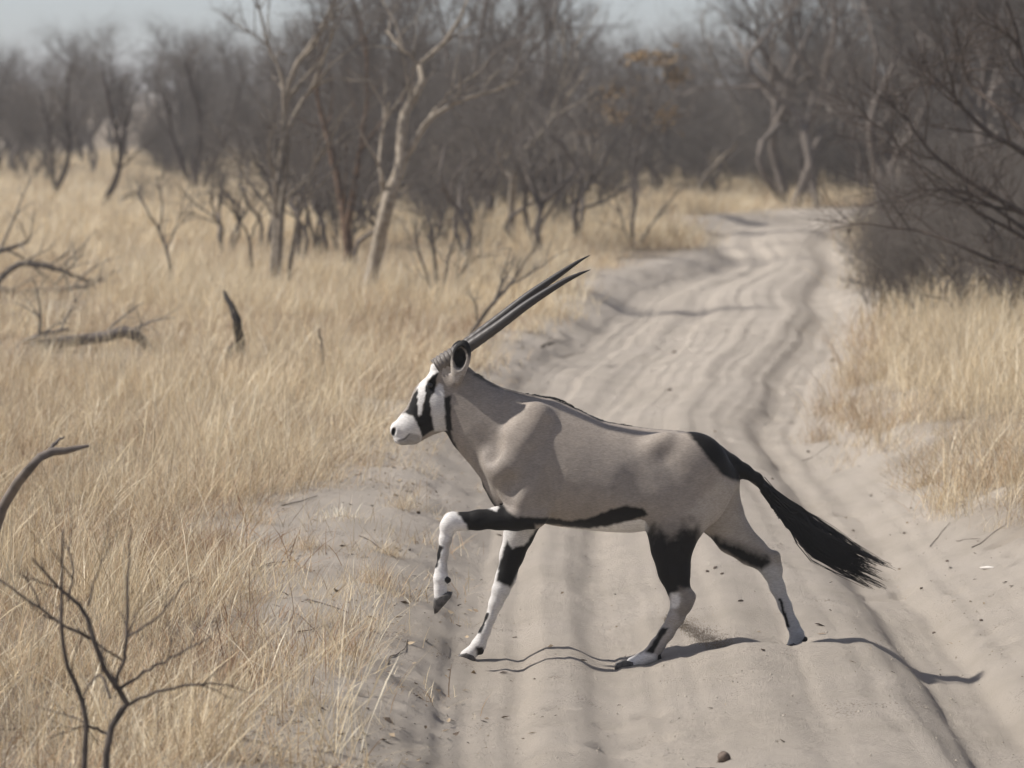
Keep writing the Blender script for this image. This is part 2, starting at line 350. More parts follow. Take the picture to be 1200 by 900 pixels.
# tail
chain([(838, 534, 0, 14), (856, 545, 0, 11), (872, 552, 0, 7.6), (887, 561, 0, 5.8), (899, 576, 0, 5), (908, 591, 0, 4.5)], 7)
ell((860, 566, 0), (5, 8, 5), 5, 20)
def surface_nets(F):
    s = F < 0; nx, ny, nz = F.shape
    cnt = np.zeros((nx - 1, ny - 1, nz - 1), np.int8)
    for a in (0, 1):
        for b in (0, 1):
            for c in (0, 1): cnt += s[a:nx - 1 + a, b:ny - 1 + b, c:nz - 1 + c]
    act = np.argwhere((cnt > 0) & (cnt < 8)); n = len(act)
    idx = np.full(cnt.shape, -1, np.int32); idx[act[:, 0], act[:, 1], act[:, 2]] = np.arange(n)
    cor = np.array([(a, b, c) for a in (0, 1) for b in (0, 1) for c in (0, 1)])
    val = np.stack([F[act[:, 0] + c[0], act[:, 1] + c[1], act[:, 2] + c[2]] for c in cor], 1)
    pos = np.zeros((n, 3)); num = np.zeros(n)
    for i in range(8):
        for j in range(i + 1, 8):
            if np.abs(cor[i] - cor[j]).sum() == 1:
                a, b = val[:, i], val[:, j]; m = (a < 0) != (b < 0)
                t = np.where(m, a / np.where(m, a - b, 1), 0)
                pos += np.where(m[:, None], cor[i] + t[:, None] * (cor[j] - cor[i]), 0); num += m
    pos = act + pos / num[:, None]
    quads = []
    for ax in range(3):
        o1, o2 = [(1, 2), (2, 0), (0, 1)][ax]
        sa = [slice(None)] * 3; sb = [slice(None)] * 3; sa[ax] = slice(0, -1); sb[ax] = slice(1, None)
        e = np.argwhere(s[tuple(sa)] != s[tuple(sb)]); ok = (e[:, o1] > 0) & (e[:, o2] > 0) & (e[:, o1] < F.shape[o1] - 1) & (e[:, o2] < F.shape[o2] - 1); e = e[ok]
        d1 = np.eye(3, dtype=int)[o1]; d2 = np.eye(3, dtype=int)[o2]
        q = np.stack([idx[tuple((e - a).T)] for a in (d1 + d2, d2, 0 * d1, d1)], 1)
        fl = s[tuple(e.T)]
        q[~fl] = q[~fl][:, ::-1]; quads.append(q)
    q = np.concatenate(quads)
    return pos, q[:, ::-1]
pos, quads = surface_nets(FLD)
BV = np.stack([GU[0] + pos[:, 0] * VX, GV[0] + pos[:, 1] * VX, GW[0] + pos[:, 2] * VX], 1)
def lap(V, Q, it, lam):
    e = np.concatenate([Q[:, [0, 1]], Q[:, [1, 2]], Q[:, [2, 3]], Q[:, [3, 0]]])
    deg = np.bincount(e.ravel(), minlength=len(V)).astype(float)
    for _ in range(it):
        S = np.stack([np.bincount(e[:, 0], V[e[:, 1], i], len(V)) + np.bincount(e[:, 1], V[e[:, 0], i], len(V)) for i in range(3)], 1)
        V = V + lam * (S / deg[:, None] - V)
    return V
BV = lap(BV, quads, 3, .5)
BV = lap(BV, quads, 1, -.3)
# keep the one connected body
def keep_main(V, Q):
    lab = np.arange(len(V))
    for _ in range(400):
        m = lab[Q].min(1); old = lab.copy()
        for i in range(4): np.minimum.at(lab, Q[:, i], m)
        lab = lab[lab]
        if (old == lab).all(): break
    main = np.bincount(lab).argmax(); k = lab == main
    mp = np.cumsum(k) - 1
    return V[k], mp[Q[k[Q[:, 0]]]]
BV, quads = keep_main(BV, quads)

# --- coat, painted by where each hair grows on the animal
kk = 1 - BV[:, 2] / F_PX
cu, cv, cw = 600 + (BV[:, 0] - 600) / kk, 100 + (BV[:, 1] - 100) / kk, BV[:, 2]
nz1 = fbm(cu / 9, cv / 9 + cw / 11, 71, 4)
cu = cu + 1.6 * fbm(cu / 5, cv / 5 + cw / 6, 75, 3); cv = cv + 1.6 * fbm(cu / 5 + 40, cv / 5 + cw / 6, 76, 3)
def poly(pts, soft):
    """1 inside the outline, fading over `soft` units"""
    p = np.array(pts, float); ins = np.zeros(len(cu), bool); dm = np.full(len(cu), 1e9)
    for a, b in zip(p, np.roll(p, -1, 0)):
        e = b - a; t = np.clip(((cu - a[0]) * e[0] + (cv - a[1]) * e[1]) / (e @ e), 0, 1)
        dm = np.minimum(dm, np.hypot(cu - a[0] - t * e[0], cv - a[1] - t * e[1]))
        c = ((a[1] > cv) != (b[1] > cv)) & (cu < e[0] * (cv - a[1]) / (e[1] if abs(e[1]) > 1e-9 else 1e-9) + a[0]); ins ^= c
    return sstep(-soft, soft, np.where(ins, dm, -dm))
def pline(pts, r, soft):
    p = np.array(pts, float); dm = np.full(len(cu), 1e9)
    for a, b in zip(p[:-1], p[1:]):
        e = b - a; t = np.clip(((cu - a[0]) * e[0] + (cv - a[1]) * e[1]) / (e @ e), 0, 1)
        dm = np.minimum(dm, np.hypot(cu - a[0] - t * e[0], cv - a[1] - t * e[1]))
    return 1 - sstep(r - soft, r + soft, dm)
C6 = lambda L: [(440 + x / 5.625, 380 + y / 5.625) for x, y in L]
C4 = lambda L: [(480 + x / 4, 570 + y / 4) for x, y in L]
C5 = lambda L: [(680 + x / 4, 600 + y / 4) for x, y in L]
C2 = lambda L: [(500 + x / 4, 420 + y / 4) for x, y in L]
C3 = lambda L: [(680 + x / 3.158, 470 + y / 3.158) for x, y in L]
FAWN, WARM, PALE = np.array([.295, .258, .222]), np.array([.335, .286, .238]), np.array([.43, .385, .335])
BLACK, WHITE, GREY = np.array([.0085, .0075, .007]), np.array([.70, .675, .64]), np.array([.40, .365, .33])
coat = np.tile(FAWN, (len(BV), 1))
def paint(col, m):
    global coat
    coat = coat * (1 - m[:, None]) + np.asarray(col) * m[:, None]
near, farw = cw > 4, cw < -4
up = sstep(560, 490, cv) * (cu > 590)
paint(WARM, .8 * up); paint(WARM, .3 * sstep(.0, .5, nz1))
paint(PALE, poly([(842, 560), (868, 566), (872, 620), (826, 626), (812, 620), (806, 600), (822, 585)], 9) * .8)
paint(PALE, poly([(745, 625), (640, 620), (610, 612), (590, 612), (600, 640), (760, 640), (760, 622)], 3) * 1)
paint(WHITE, poly([(660, 616), (755, 606), (770, 640), (650, 640)], 2.5) * (np.abs(cw) < 44))
paint(BLACK, poly(C2([(440, 740), (500, 745), (580, 748), (680, 762), (780, 745), (860, 708), (930, 688), (1010, 702), (1040, 735), (930, 765), (850, 787), (760, 797), (660, 789), (560, 778), (480, 776), (430, 760)]), 2.0) * (np.abs(cw) > 14))
# back stripe, rump and tail
paint(BLACK, pline([(640, 461), (680, 478.5), (705, 491.5), (740, 497), (775, 500.5), (800, 502)], 2.6, 1.6))
paint(BLACK * 1.5, .75 * pline([(548, 434), (580, 451), (620, 462), (640, 463)], 2.4, 1.8))
paint(BLACK, poly([(780, 499), (805, 507), (817, 521), (833, 541), (846, 556), (858, 562), (884, 567), (905, 606), (930, 600), (890, 545), (850, 515), (800, 496)], 3))
# throat line
paint(BLACK, pline([(523, 499), (527, 517), (536, 535), (550, 553), (562, 568), (571, 584), (578, 594)], 4.2, 1.8) * sstep(28, 15, np.abs(cw)))
# near hind leg
hindn = near & (cv > 590) & (cu > 715) & (cu < 830) & ((cv > 640) | (cu > 756))
gask = sstep(598, 632, cv + .25 * np.abs(cu - 785) - 6 + 14 * nz1) * sstep(699, 690, cv + .35 * (cu - 795))
paint(GREY * .9, 1.0 * (hindn & (cv > 684)))  # white hair of the lower leg painted grey, its shade held in the colour
paint(BLACK * 1.15, gask * hindn * sstep(826, 814, cu))
paint(WHITE * .95, poly([(786, 696), (797, 696), (796, 712), (786, 712)], 2.5) * hindn)
paint(FAWN * .62, poly([(796, 688), (816, 694), (812, 715), (796, 728), (792, 716), (799, 705)], 4) * hindn * .8)
paint(BLACK, poly(C5([(385, 545), (412, 545), (330, 680), (296, 672)]), 1.3) * hindn)
paint(WHITE, poly([(721, 790), (724, 773), (755, 765), (768, 767), (768, 790)], 2.5) * hindn)
# far hind leg
hf = (cw < -12) & (cu > 815) & (cv > 600)
paint(PALE * .95, 1.0 * hf); paint(WHITE * .72, sstep(655, 672, cv) * hf)  # white below the hock dimmed, so the colour carries the leg's shade
paint(BLACK * 1.3, poly(C5([(560, 92), (640, 105), (740, 128), (820, 160), (885, 190), (895, 235), (850, 275), (760, 235), (690, 195), (600, 140)]), 4) * hf * np.clip(sstep(-10, 9, (cv - 640) - (cu - 860) * .42 + 6 * nz1) + .25, 0, 1))
paint(BLACK, pline([(914, 703), (920, 722), (924, 733)], 1.8, 1) * hf)
# near foreleg
fn = near & (cw > 22) & (cv > 590) & (cu < 632)
paint(BLACK, poly([(536, 598), (570, 592), (588, 588), (594, 598), (606, 607), (626, 609), (630, 632), (548, 626), (540, 612)], 2.2) * fn)
paint(WHITE, poly([(572, 596), (580, 591), (585, 595), (582, 599)], 1.5) * fn)
paint(WHITE, poly([(500, 596), (530, 596), (536, 602), (546, 615), (549, 628), (532, 640), (530, 720), (500, 720)], 2) * fn)
paint(GREY * .8, poly([(521, 640), (532, 625), (530, 675), (521, 670)], 3) * fn * .6)
paint(BLACK, pline([(515, 642), (512, 652), (510, 662)], 3.6, 1.2) * fn)
# far foreleg
ff = (cw < -8) & (cv > 612) & (cu < 640)
paint(WHITE * .9, 1.0 * ff)
paint(BLACK, poly(C4([(455, 255), (480, 290), (540, 275), (600, 185), (640, 175), (600, 260), (540, 350), (470, 478), (440, 455), (410, 445), (415, 380)]), 2) * ff)
paint(BLACK, pline([(571, 720), (566, 731), (562, 740)], 2.4, 1) * ff)
paint(BLACK * 2, poly([(557, 758), (566, 758), (570, 772), (560, 774)], 1.5) * ff)
# head
hd = cu < 556
paint(FAWN * .85, poly([(505, 425), (556, 400), (560, 470), (520, 470)], 4) * hd * .6)
paint(WHITE, poly(C6([(365, 262), (405, 262), (418, 312), (385, 345), (338, 380), (328, 470), (300, 600), (286, 606), (270, 520), (270, 440), (300, 360)]), 1.1) * hd)
paint(WHITE * .86, poly(C6([(390, 440), (415, 390), (445, 402), (450, 470), (462, 560), (466, 640), (468, 700), (385, 705), (372, 600), (360, 500), (375, 460)]), 1.6) * hd)
paint(BLACK, poly(C6([(175, 598), (210, 560), (255, 460), (282, 425), (275, 500), (276, 560), (288, 610), (300, 600), (318, 545), (328, 480), (330, 400), (385, 330), (418, 320), (402, 370), (396, 430), (374, 462), (358, 505), (368, 600), (385, 695), (310, 745), (262, 660), (240, 600), (200, 590)]), 1.1) * hd)
paint(WHITE, poly(C6([(60, 600), (175, 590), (205, 588), (245, 610), (270, 650), (310, 735), (290, 830), (100, 820)]), 1.3) * hd)
paint(GREY * .55, poly(C6([(150, 775), (240, 715), (300, 735), (300, 830), (160, 830)]), 2.0) * hd * .7)
paint(BLACK * 4, pline(C6([(148, 768), (190, 756), (228, 722)]), .8, .8) * hd * .8)
paint(BLACK, pline(C6([(122, 695), (118, 725)]), 2.1, 1.0) * hd)
paint(BLACK, poly(C6([(448, 485), (495, 465), (500, 620), (512, 700), (478, 702), (466, 690), (455, 560)]), 1.6) * (hd & (cv > 455)))
paint(GREY * 1.1, poly(C6([(505, 250), (520, 230), (560, 330), (540, 395), (515, 385)]), 2) * (hd & (cw > 12)))
ear = (np.abs(cw) > 14) & (cv < 440) & (cu > 518)
paint(PALE * .9, 1.0 * ear)
paint(BLACK, 1 - sstep(.8, 1.05, np.hypot((cu - 538.5) / 8.2, (cv - 419.5) / 13.5)) * 1.0 if False else ear * (1 - sstep(.85, 1.1, np.hypot((cu - 538.6) / 7.6, (cv - 419.5) / 12.5))))
paint(BLACK * 1.3, ear * sstep(12.5, 15.5, np.hypot((cu - 540) / .62, (cv - 423) / 1.12) ) * sstep(428, 412, cv))
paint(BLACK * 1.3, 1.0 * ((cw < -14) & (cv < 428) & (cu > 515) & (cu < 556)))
for (u, v, s_) in ((526, 680, 1), (565, 765, -1), (774, 772, 1), (945, 750, -1)):
    paint(BLACK * 2.5, (np.hypot(cu - u, cv - v) < 4.5) * 1.0 * (np.sign(cw) == s_))
coat = coat * (1 + .10 * nz1[:, None])

def mat_coat():
    m, N, L, b = new_mat('short_coat')
    at = nd(N, 'ShaderNodeAttribute', attribute_name='Col'); tc = nd(N, 'ShaderNodeTexCoord')
    mp = nd(N, 'ShaderNodeMapping'); mp.inputs['Scale'].default_value = (60, 90, 190); mp.inputs['Rotation'].default_value = (0, .5, 0); L.new(tc.outputs['Object'], mp.inputs[0])
    n = nd(N, 'ShaderNodeTexNoise', Scale=1.0, Detail=4.0, Roughness=.65); L.new(mp.outputs[0], n.inputs['Vector'])
    r = ramp(N, [(0.3, (.80, .79, .78)), (0.7, (1.16, 1.16, 1.16))]); L.new(n.outputs[0], r.inputs[0])
    mx = nd(N, 'ShaderNodeMix', data_type='RGBA', blend_type='MULTIPLY'); mx.inputs[0].default_value = 1
    L.new(at.outputs['Color'], mx.inputs[6]); L.new(r.outputs[0], mx.inputs[7]); L.new(mx.outputs[2], b.inputs['Base Color'])
    b.inputs['Roughness'].default_value = .62; b.inputs['Specular IOR Level'].default_value = .16
    b.inputs['Sheen Weight'].default_value = .03; b.inputs['Sheen Roughness'].default_value = .5
    bp = nd(N, 'ShaderNodeBump', Strength=.35, Distance=.004); L.new(n.outputs[0], bp.inputs['Height']); L.new(bp.outputs[0], b.inputs['Normal'])
    return m
M_COAT = mat_coat()
def mat_plain(name, c, rough, spec=.3):
    m, N, L, b = new_mat(name); b.inputs['Base Color'].default_value = (*c, 1); b.inputs['Roughness'].default_value = rough; b.inputs['Specular IOR Level'].default_value = spec
    return m
M_HAIR = mat_plain('black_hair', (.010, .009, .0085), .4, .4)
M_EYE = mat_plain('dark_eye', (.006, .005, .004), .08, .6)
def mat_horn():
    m, N, L, b = new_mat('ringed_horn')
    at = nd(N, 'ShaderNodeAttribute', attribute_name='t')
    r = ramp(N, [(0.0, (.20, .175, .15)), (.25, (.085, .073, .062)), (.6, (.035, .03, .027)), (1.0, (.02, .018, .017))]); L.new(at.outputs['Fac'], r.inputs[0]); L.new(r.outputs[0], b.inputs['Base Color'])
    b.inputs['Roughness'].default_value = .5; b.inputs['Specular IOR Level'].default_value = .4
    return m
M_HORN = mat_horn()
def mat_hoof():
    m, N, L, b = new_mat('hoof_horn')
    tc = nd(N, 'ShaderNodeTexCoord'); n = nd(N, 'ShaderNodeTexNoise', Scale=60.0, Detail=3.0); L.new(tc.outputs['Object'], n.inputs['Vector'])
    r = ramp(N, [(.3, (.03, .026, .024)), (.75, (.13, .115, .10))]); L.new(n.outputs[0], r.inputs[0]); L.new(r.outputs[0], b.inputs['Base Color']); b.inputs['Roughness'].default_value = .55
    return m
M_HOOF = mat_hoof()

ORX = empty('oryx', (.35, Y0, 0.0), 'grey oryx with long straight horns trotting across the sandy track', 'oryx')
OO = np.array(ORX.location)
def opart(name, verts_b, faces, mat, attrs=None, smooth=True):
    return link(name, mesh_np(name, B2W(verts_b) - OO, faces, attrs, smooth), mat, ORX)
opart('body', BV, quads, M_COAT, {'Col': coat})
def tubes(P_, R_, k=5, cap=False):
    """batch of tubes: P_ (M,n,3), R_ (M,n) -> verts, quads"""
    P_ = np.asarray(P_, float); R_ = np.asarray(R_, float); M_, n, _ = P_.shape
    T = np.gradient(P_, axis=1); T /= np.linalg.norm(T, axis=2, keepdims=True) + 1e-9
    mean = T.mean(1); mean /= np.linalg.norm(mean, axis=1, keepdims=True) + 1e-9
    ref = np.where((np.abs(mean[:, 2:3]) < .8), np.array([[0, 0, 1.]]), np.array([[1., 0, 0]]))[:, None, :]
    A = np.cross(T, ref); A /= np.linalg.norm(A, axis=2, keepdims=True) + 1e-9
    Bn = np.cross(T, A)
    an = np.arange(k) * 2 * math.pi / k
    V = P_[:, :, None, :] + R_[:, :, None, None] * (A[:, :, None, :] * np.cos(an)[None, None, :, None] + Bn[:, :, None, :] * np.sin(an)[None, None, :, None])
    i = np.arange(M_ * n * k).reshape(M_, n, k); j = np.roll(i, -1, 2)
    q = np.stack([i[:, :-1], j[:, :-1], j[:, 1:], i[:, 1:]], -1).reshape(-1, 4)
    fs = [q]
    if cap:
        V = V.reshape(-1, 3)
        fs = [q]
    return V.reshape(-1, 3), q
def catmull(pts, n):
    p = np.asarray(pts, float); t = np.linspace(0, len(p) - 1, n); i = np.minimum(t.astype(int), len(p) - 2); f = (t - i)[:, None]
    p0 = p[np.maximum(i - 1, 0)]; p1 = p[i]; p2 = p[i + 1]; p3 = p[np.minimum(i + 2, len(p) - 1)]
    return .5 * ((2 * p1) + (-p0 + p2) * f + (2 * p0 - 5 * p1 + 4 * p2 - p3) * f * f + (-p0 + 3 * p1 - 3 * p2 + p3) * f ** 3)
# horns: rings on the lower half
for pts in ([(512, 430, 7, 9.5), (530, 418.5, 9, 8.8), (548, 407, 11, 8.0), (582, 383.5, 13, 7.0), (619, 356, 14, 5.9), (656, 332.5, 15, 4.2), (678, 321.5, 16, 2.3), (692, 316, 16, .35)],
            [(510, 430, -7, 9.5), (528, 417, -9, 8.8), (548, 402.5, -11, 8.0), (582, 376, -15, 7.0), (619, 347, -18, 5.9), (654, 322.5, -21, 4.2), (677, 307, -23, 2.3), (691.5, 299, -24, .35)]):
    q = []
    for (u, v, ww, r) in pts:
        a, b = persp(u, v, ww); q.append((a, b, ww, r))
    c = catmull(q, 260); t = np.linspace(0, 1, 260)
    rr = c[:, 3] * (1 - .13 * sstep(.05, .25, t)) * (1 + (.03 + .05 * sstep(.24, .12, t)) * np.clip(np.sin(t * 2 * math.pi * (34 - 8 * t)), -.6, 1) * sstep(.6, .25, t))
    V, Q = tubes(c[None, :, :3], rr[None], 20)
    opart('horn', V, Q, M_HORN, {'t': np.repeat(t, 20)})
def sphere(c, r, nu=16, nv=10, sc3=(1, 1, 1)):
    th = np.linspace(0.05, math.pi - .05, nv); ph = np.arange(nu) * 2 * math.pi / nu
    V = np.stack([np.outer(np.sin(th), np.cos(ph)), np.outer(np.sin(th), np.sin(ph)), np.outer(np.cos(th), np.ones(nu))], -1) * r * np.array(sc3) + np.array(c)
    i = np.arange(nu * nv).reshape(nv, nu); j = np.roll(i, -1, 1)
    Q = np.stack([i[:-1], i[1:], j[1:], j[:-1]], -1).reshape(-1, 4)
    return V.reshape(-1, 3), Q
for s_ in (1, -1):
    u, v = persp(504.3, 451.5, 17 * s_); V, Q = sphere((u, v, 16.2 * s_), 4.1); opart('eye', V, Q, M_EYE)
# cloven hooves: two claws each, from their side outline
def hoof(outline, w0, gap=4.6, half=3.9):
    p = np.array([persp(u, v, w0) for u, v in outline]); c = p.mean(0); n = len(p); Vs, Fq, Ft = [], [], []; base = 0
    for side in (-1, 1):
        rings = []
        for off, scl in ((-half, .72), (-half * .8, .95), (0, 1.04), (half * .8, .95), (half, .72)):
            rings.append(np.concatenate([c + (p - c) * scl, np.full((n, 1), w0 + side * gap + off)], 1))
        Vs.append(np.concatenate(rings)); i = np.arange(5 * n).reshape(5, n) + base; j = np.roll(i, -1, 1)
        Fq.append(np.stack([i[:-1], j[:-1], j[1:], i[1:]], -1).reshape(-1, 4))
        cv_ = np.array([[*c, w0 + side * gap - half], [*c, w0 + side * gap + half]]); Vs.append(cv_)
        a, b = base + 5 * n, base + 5 * n + 1
        Ft.append(np.stack([np.full(n, a), j[0], i[0]], 1)); Ft.append(np.stack([np.full(n, b), i[4], j[4]], 1)); base += 5 * n + 2
    opart('hoof', np.concatenate(Vs), [np.concatenate(Fq), np.concatenate(Ft)], M_HOOF)
hoof([(508.5, 702), (516, 697), (524, 694), (530, 694.5), (528, 700), (521, 708), (513, 717), (509.5, 718.5), (508, 711)], 40)
hoof([(533, 771), (539, 766.5), (547, 764), (555, 767), (557, 773), (552, 775.5), (534, 775.5)], -34)
hoof([(720, 781), (723, 776.5), (732, 773.5), (742, 775), (743, 783), (736, 785), (721, 785)], 34)
hoof([(919, 762), (922, 756), (930, 752), (938, 755), (938, 764), (934, 767), (920, 766)], -36)
# hair: tail tuft and mane
rng = np.random.default_rng(5)
def strands(P_, R_, k=3): return tubes(P_, R_, k)
n = 1100
a = rng.random(n) ** .8; o = rng.normal(size=(n, 2))
dock = catmull([(888, 562, 0), (897, 573, 0), (905, 586, 0), (911, 596, 0), (917, 605, 0)], 60)
start = dock[(a * 59).astype(int)] + np.stack([o[:, 0] * 1.8, -o[:, 0] * 1.5, o[:, 1] * 1.9], 1)
sp = np.clip(rng.normal(size=n), -1.5, 1.9); ln = rng.random(n)
mid1 = np.stack([934 + 5.5 * sp, 611 - 6.5 * sp, o[:, 1] * 5], 1); mid2 = np.stack([962 + 8 * sp, 640 - 10.5 * sp, o[:, 1] * 9], 1)
e_ = .55 + .45 * ln
tip = np.stack([1004 + 32 * (ln - .35) + 3 * sp + rng.normal(size=n) * 3, 662 + 24 * (ln - .35) - 11 * sp + 5 * np.maximum(sp, 0), o[:, 1] * 12], 1)
lk = rng.integers(0, 26, n); lsp = np.linspace(-1.5, 1.9, 26) + rng.normal(size=26) * .35; lln = rng.random(26)
ln = .35 * ln + .65 * lln[lk]
tip = np.stack([1010 + 44 * (ln - .35) + 4 * lsp[lk] + rng.normal(size=n) * 1.6, 661 + 24 * (ln - .35) - 10.5 * lsp[lk] + 5 * np.maximum(lsp[lk], 0) + rng.normal(size=n) * 1.2, o[:, 1] * 9], 1)
sp = .45 * sp + .55 * lsp[lk]
mid2 = np.stack([962 + 8 * sp, 640 - 10 * sp, o[:, 1] * 9], 1)
S = np.zeros((n, 9, 3))
for j in range(n):
    sh = start[j]; st = mid1[j] if sh[0] < 925 else mid1[j]
    S[j] = catmull([sh, (sh * .35 + st * .65), st, mid2[j], mid2[j] + (tip[j] - mid2[j]) * (.35 + .75 * ln[j])], 9)
wav = rng.normal(size=(n, 1, 2)) * .9
S[:, :, 0] += np.sin(np.linspace(0, 5, 9))[None] * wav[:, :, 0]; S[:, :, 1] += np.sin(np.linspace(0, 6, 9))[None] * wav[:, :, 1]
R_ = np.linspace(1, .25, 9)[None] * (.55 + .35 * rng.random((n, 1)))
V, Q = strands(S, R_); opart('tail_hair', V, Q, M_HAIR)
ridge = catmull([(546, 433, 0), (562, 442, 0), (580, 453, 0), (600, 460, 0), (620, 463.5, 0), (640, 464.5, 0), (655, 467.5, 0), (680, 480.5, 0), (705, 492.5, 0), (740, 498.5, 0)], 400)
n = 900; ii = rng.integers(0, 399, n); b0 = ridge[ii] + np.stack([np.zeros(n), 1.5 + rng.random(n), rng.normal(size=n) * 2.2], 1)
tg = ridge[np.minimum(ii + 1, 399)] - ridge[np.maximum(ii - 1, 0)]; tg /= np.linalg.norm(tg, axis=1, keepdims=True)
nm = np.stack([tg[:, 1], -tg[:, 0], 0 * tg[:, 0]], 1)
ln = (3.6 + 2.8 * np.clip(vnoise(ii / 9., ii * 0., 91) + .4, 0, 1)) * (.6 + .5 * rng.random(n)) * np.where(ii > 200, .55, 1)
S = np.stack([b0, b0 + nm * ln[:, None] * .55 + tg * ln[:, None] * .35, b0 + nm * ln[:, None] * .75 + tg * ln[:, None] * 1.0 + np.stack([0 * ln, 0 * ln, rng.normal(size=n)], 1)], 1)
V, Q = strands(S, np.tile([.55, .42, .12], (n, 1))); opart('mane', V, Q, M_HAIR)

# ------------------------------------------------------------------ bare trees and shrubs
UPV = np.array([0, 0, 1.0])
def grow(PP, RR, rng, count, length, r0, angle, t0=.25, upb=.25, wig=.16, n=6, taper=.25, lens=True):
    """children of a batch of branches"""
    M_, m, _ = PP.shape; par = np.repeat(np.arange(M_), count); K = len(par)
    t = t0 + (1 - t0) * rng.random(K); f = t * (m - 1); i = np.minimum(f.astype(int), m - 2); g = (f - i)[:, None]
    p0 = PP[par, i] * (1 - g) + PP[par, i + 1] * g; tg = PP[par, i + 1] - PP[par, i]; tg /= np.linalg.norm(tg, axis=1, keepdims=True) + 1e-9
    pr = RR[par, i] * (1 - g[:, 0]) + RR[par, i + 1] * g[:, 0]
    rv = rng.normal(size=(K, 3)); rv -= tg * (rv * tg).sum(1, keepdims=True); rv /= np.linalg.norm(rv, axis=1, keepdims=True) + 1e-9
    a = np.radians(angle) * (.6 + .8 * rng.random(K))[:, None]
    d = tg * np.cos(a) + rv * np.sin(a) + UPV * upb; d /= np.linalg.norm(d, axis=1, keepdims=True)
    L_ = length * (.55 + .75 * rng.random(K)) * (1.25 - .6 * t)
    Q_ = np.zeros((K, n, 3)); Q_[:, 0] = p0
    for j in range(1, n):
        d = d + rng.normal(size=(K, 3)) * wig + UPV * upb * .12; d /= np.linalg.norm(d, axis=1, keepdims=True)
        Q_[:, j] = Q_[:, j - 1] + d * (L_ / (n - 1))[:, None]
    rs = np.minimum(pr * .75, r0 * (.7 + .6 * rng.random(K)))
    R2 = rs[:, None] * np.linspace(1, taper, n)[None]
    return Q_, R2
def merge(parts):
    vs, qs, b = [], [], 0
    for v, q in parts: vs.append(v); qs.append(q + b); b += len(v)
    return np.concatenate(vs), np.concatenate(qs)
def wobble(pts, n, rng, amp):
    """smooth line through (x,y,z,r) points with n samples and a little roughness"""
    c = catmull(pts, n); c[1:, :3] += rng.normal(size=(n - 1, 3)) * amp; return c
def build_plant(stems, rng, levels, top_r=None, fork_k=6, rough=.006):
    """stems: list of (n,4) lines. levels: dicts for grow(). -> (trunk mesh data, crown mesh data)"""
    ns = 14
    L0 = np.stack([wobble(s, ns, rng, rough) for s in stems]); PP, RR = L0[:, :, :3], L0[:, :, 3]
    tv = [tubes(PP, RR, 8)]; cvs = []
    for i, lv in enumerate(levels):
        lv = dict(lv); wood = lv.pop('wood', False)
        PP, RR = grow(PP, RR, rng, **lv)
        (tv if wood else cvs).append(tubes(PP, RR, 6 if wood else (4 if i < 2 else 3)))
    return merge(tv), (merge(cvs) if cvs else None)
def generic_stems(rng, h, k, r, spread=.5, lean=(0, 0), base=.12):
    out = []
    for i in range(k):
        a = rng.random() * 6.28; s = spread * (.3 + .7 * rng.random()); hh = h * (.5 + .25 * rng.random())
        p = [(base * math.cos(a) * (k > 1), base * math.sin(a) * (k > 1), -.12, r * (1 if i == 0 else .75))]
        for j in range(1, 5):
            t = j / 4; p.append((math.cos(a) * s * t * hh * .8 + lean[0] * t * hh + rng.normal() * .05 * h, math.sin(a) * s * t * hh * .8 + lean[1] * t * hh + rng.normal() * .05 * h, hh * t, r * (1 - .68 * t) * (1 if i == 0 else .75)))
        out.append(np.array(p))
    return out
TREE_LV = lambda h, d=1.0: [dict(count=5, length=h * .42, r0=h * .010, angle=42, t0=.3, upb=.28, n=7, wood=True), dict(count=5, length=h * .24, r0=.011, angle=45, t0=.2, upb=.2, n=6),
                            dict(count=int(5 * d), length=h * .13, r0=.0065, angle=45, t0=.15, upb=.12, n=5), dict(count=int(4 * d), length=h * .07, r0=.0048, angle=48, t0=.1, upb=.05, n=4, taper=.5)]
BUSH_LV = lambda h, d=1.0: [dict(count=6, length=h * .5, r0=h * .008, angle=38, t0=.15, upb=.2, n=6, wood=True), dict(count=6, length=h * .3, r0=.008, angle=45, t0=.15, upb=.12, n=5),
                            dict(count=int(5 * d), length=h * .17, r0=.005, angle=48, t0=.1, upb=.05, n=4), dict(count=int(4 * d), length=h * .08, r0=.004, angle=50, t0=.1, upb=.0, n=3, taper=.6)]
def plant_obj(name, tr, cr, loc, label, cat, group=None, mt=None, mc=None, kind_parts=('trunk', 'crown'), rz=0, scale=1):
    root = empty(name, loc, label, cat, group); root.rotation_euler.z = rz; root.scale = (scale,) * 3
    a = link(kind_parts[0], mesh_np(name + '_' + kind_parts[0], *tr), mt or M_GREY, root)
    if cr is not None: link(kind_parts[1], mesh_np(name + '_' + kind_parts[1], *cr), mc or M_TWIG, root)['kind'] = 'stuff'
    return root
def copy_plant(src, loc, rz, scale, label=None, group=None):
    o = src.copy(); COL.objects.link(o); o.location = loc; o.rotation_euler.z = rz; o.scale = (scale,) * 3 if np.isscalar(scale) else scale
    if label: o['label'] = label
    if group: o['group'] = group
    for ch in src.children:
        c = ch.copy(); COL.objects.link(c); c.parent = o
    return o
def gloc(x, y): return (float(x), float(y), float(ground_z(x, y)))
def px_stems(stems, Y, base, rng, depth=.25, bpy_=1e9):
    """stems drawn as (px, py, radius_m) in the picture, standing at depth Y; local to base"""
    out = []
    for s in stems:
        p = []; dy = 0
        for i, (px, py, r) in enumerate(s):
            p.append((*(P(px, py, Y + dy) - np.array(base)), r)); dy += rng.normal() * depth * .5
        if s[0][1] > bpy_ - 22: p[0] = (p[0][0], p[0][1], min(p[0][2], -.08), p[0][3])
        out.append(np.array(p))
    return out
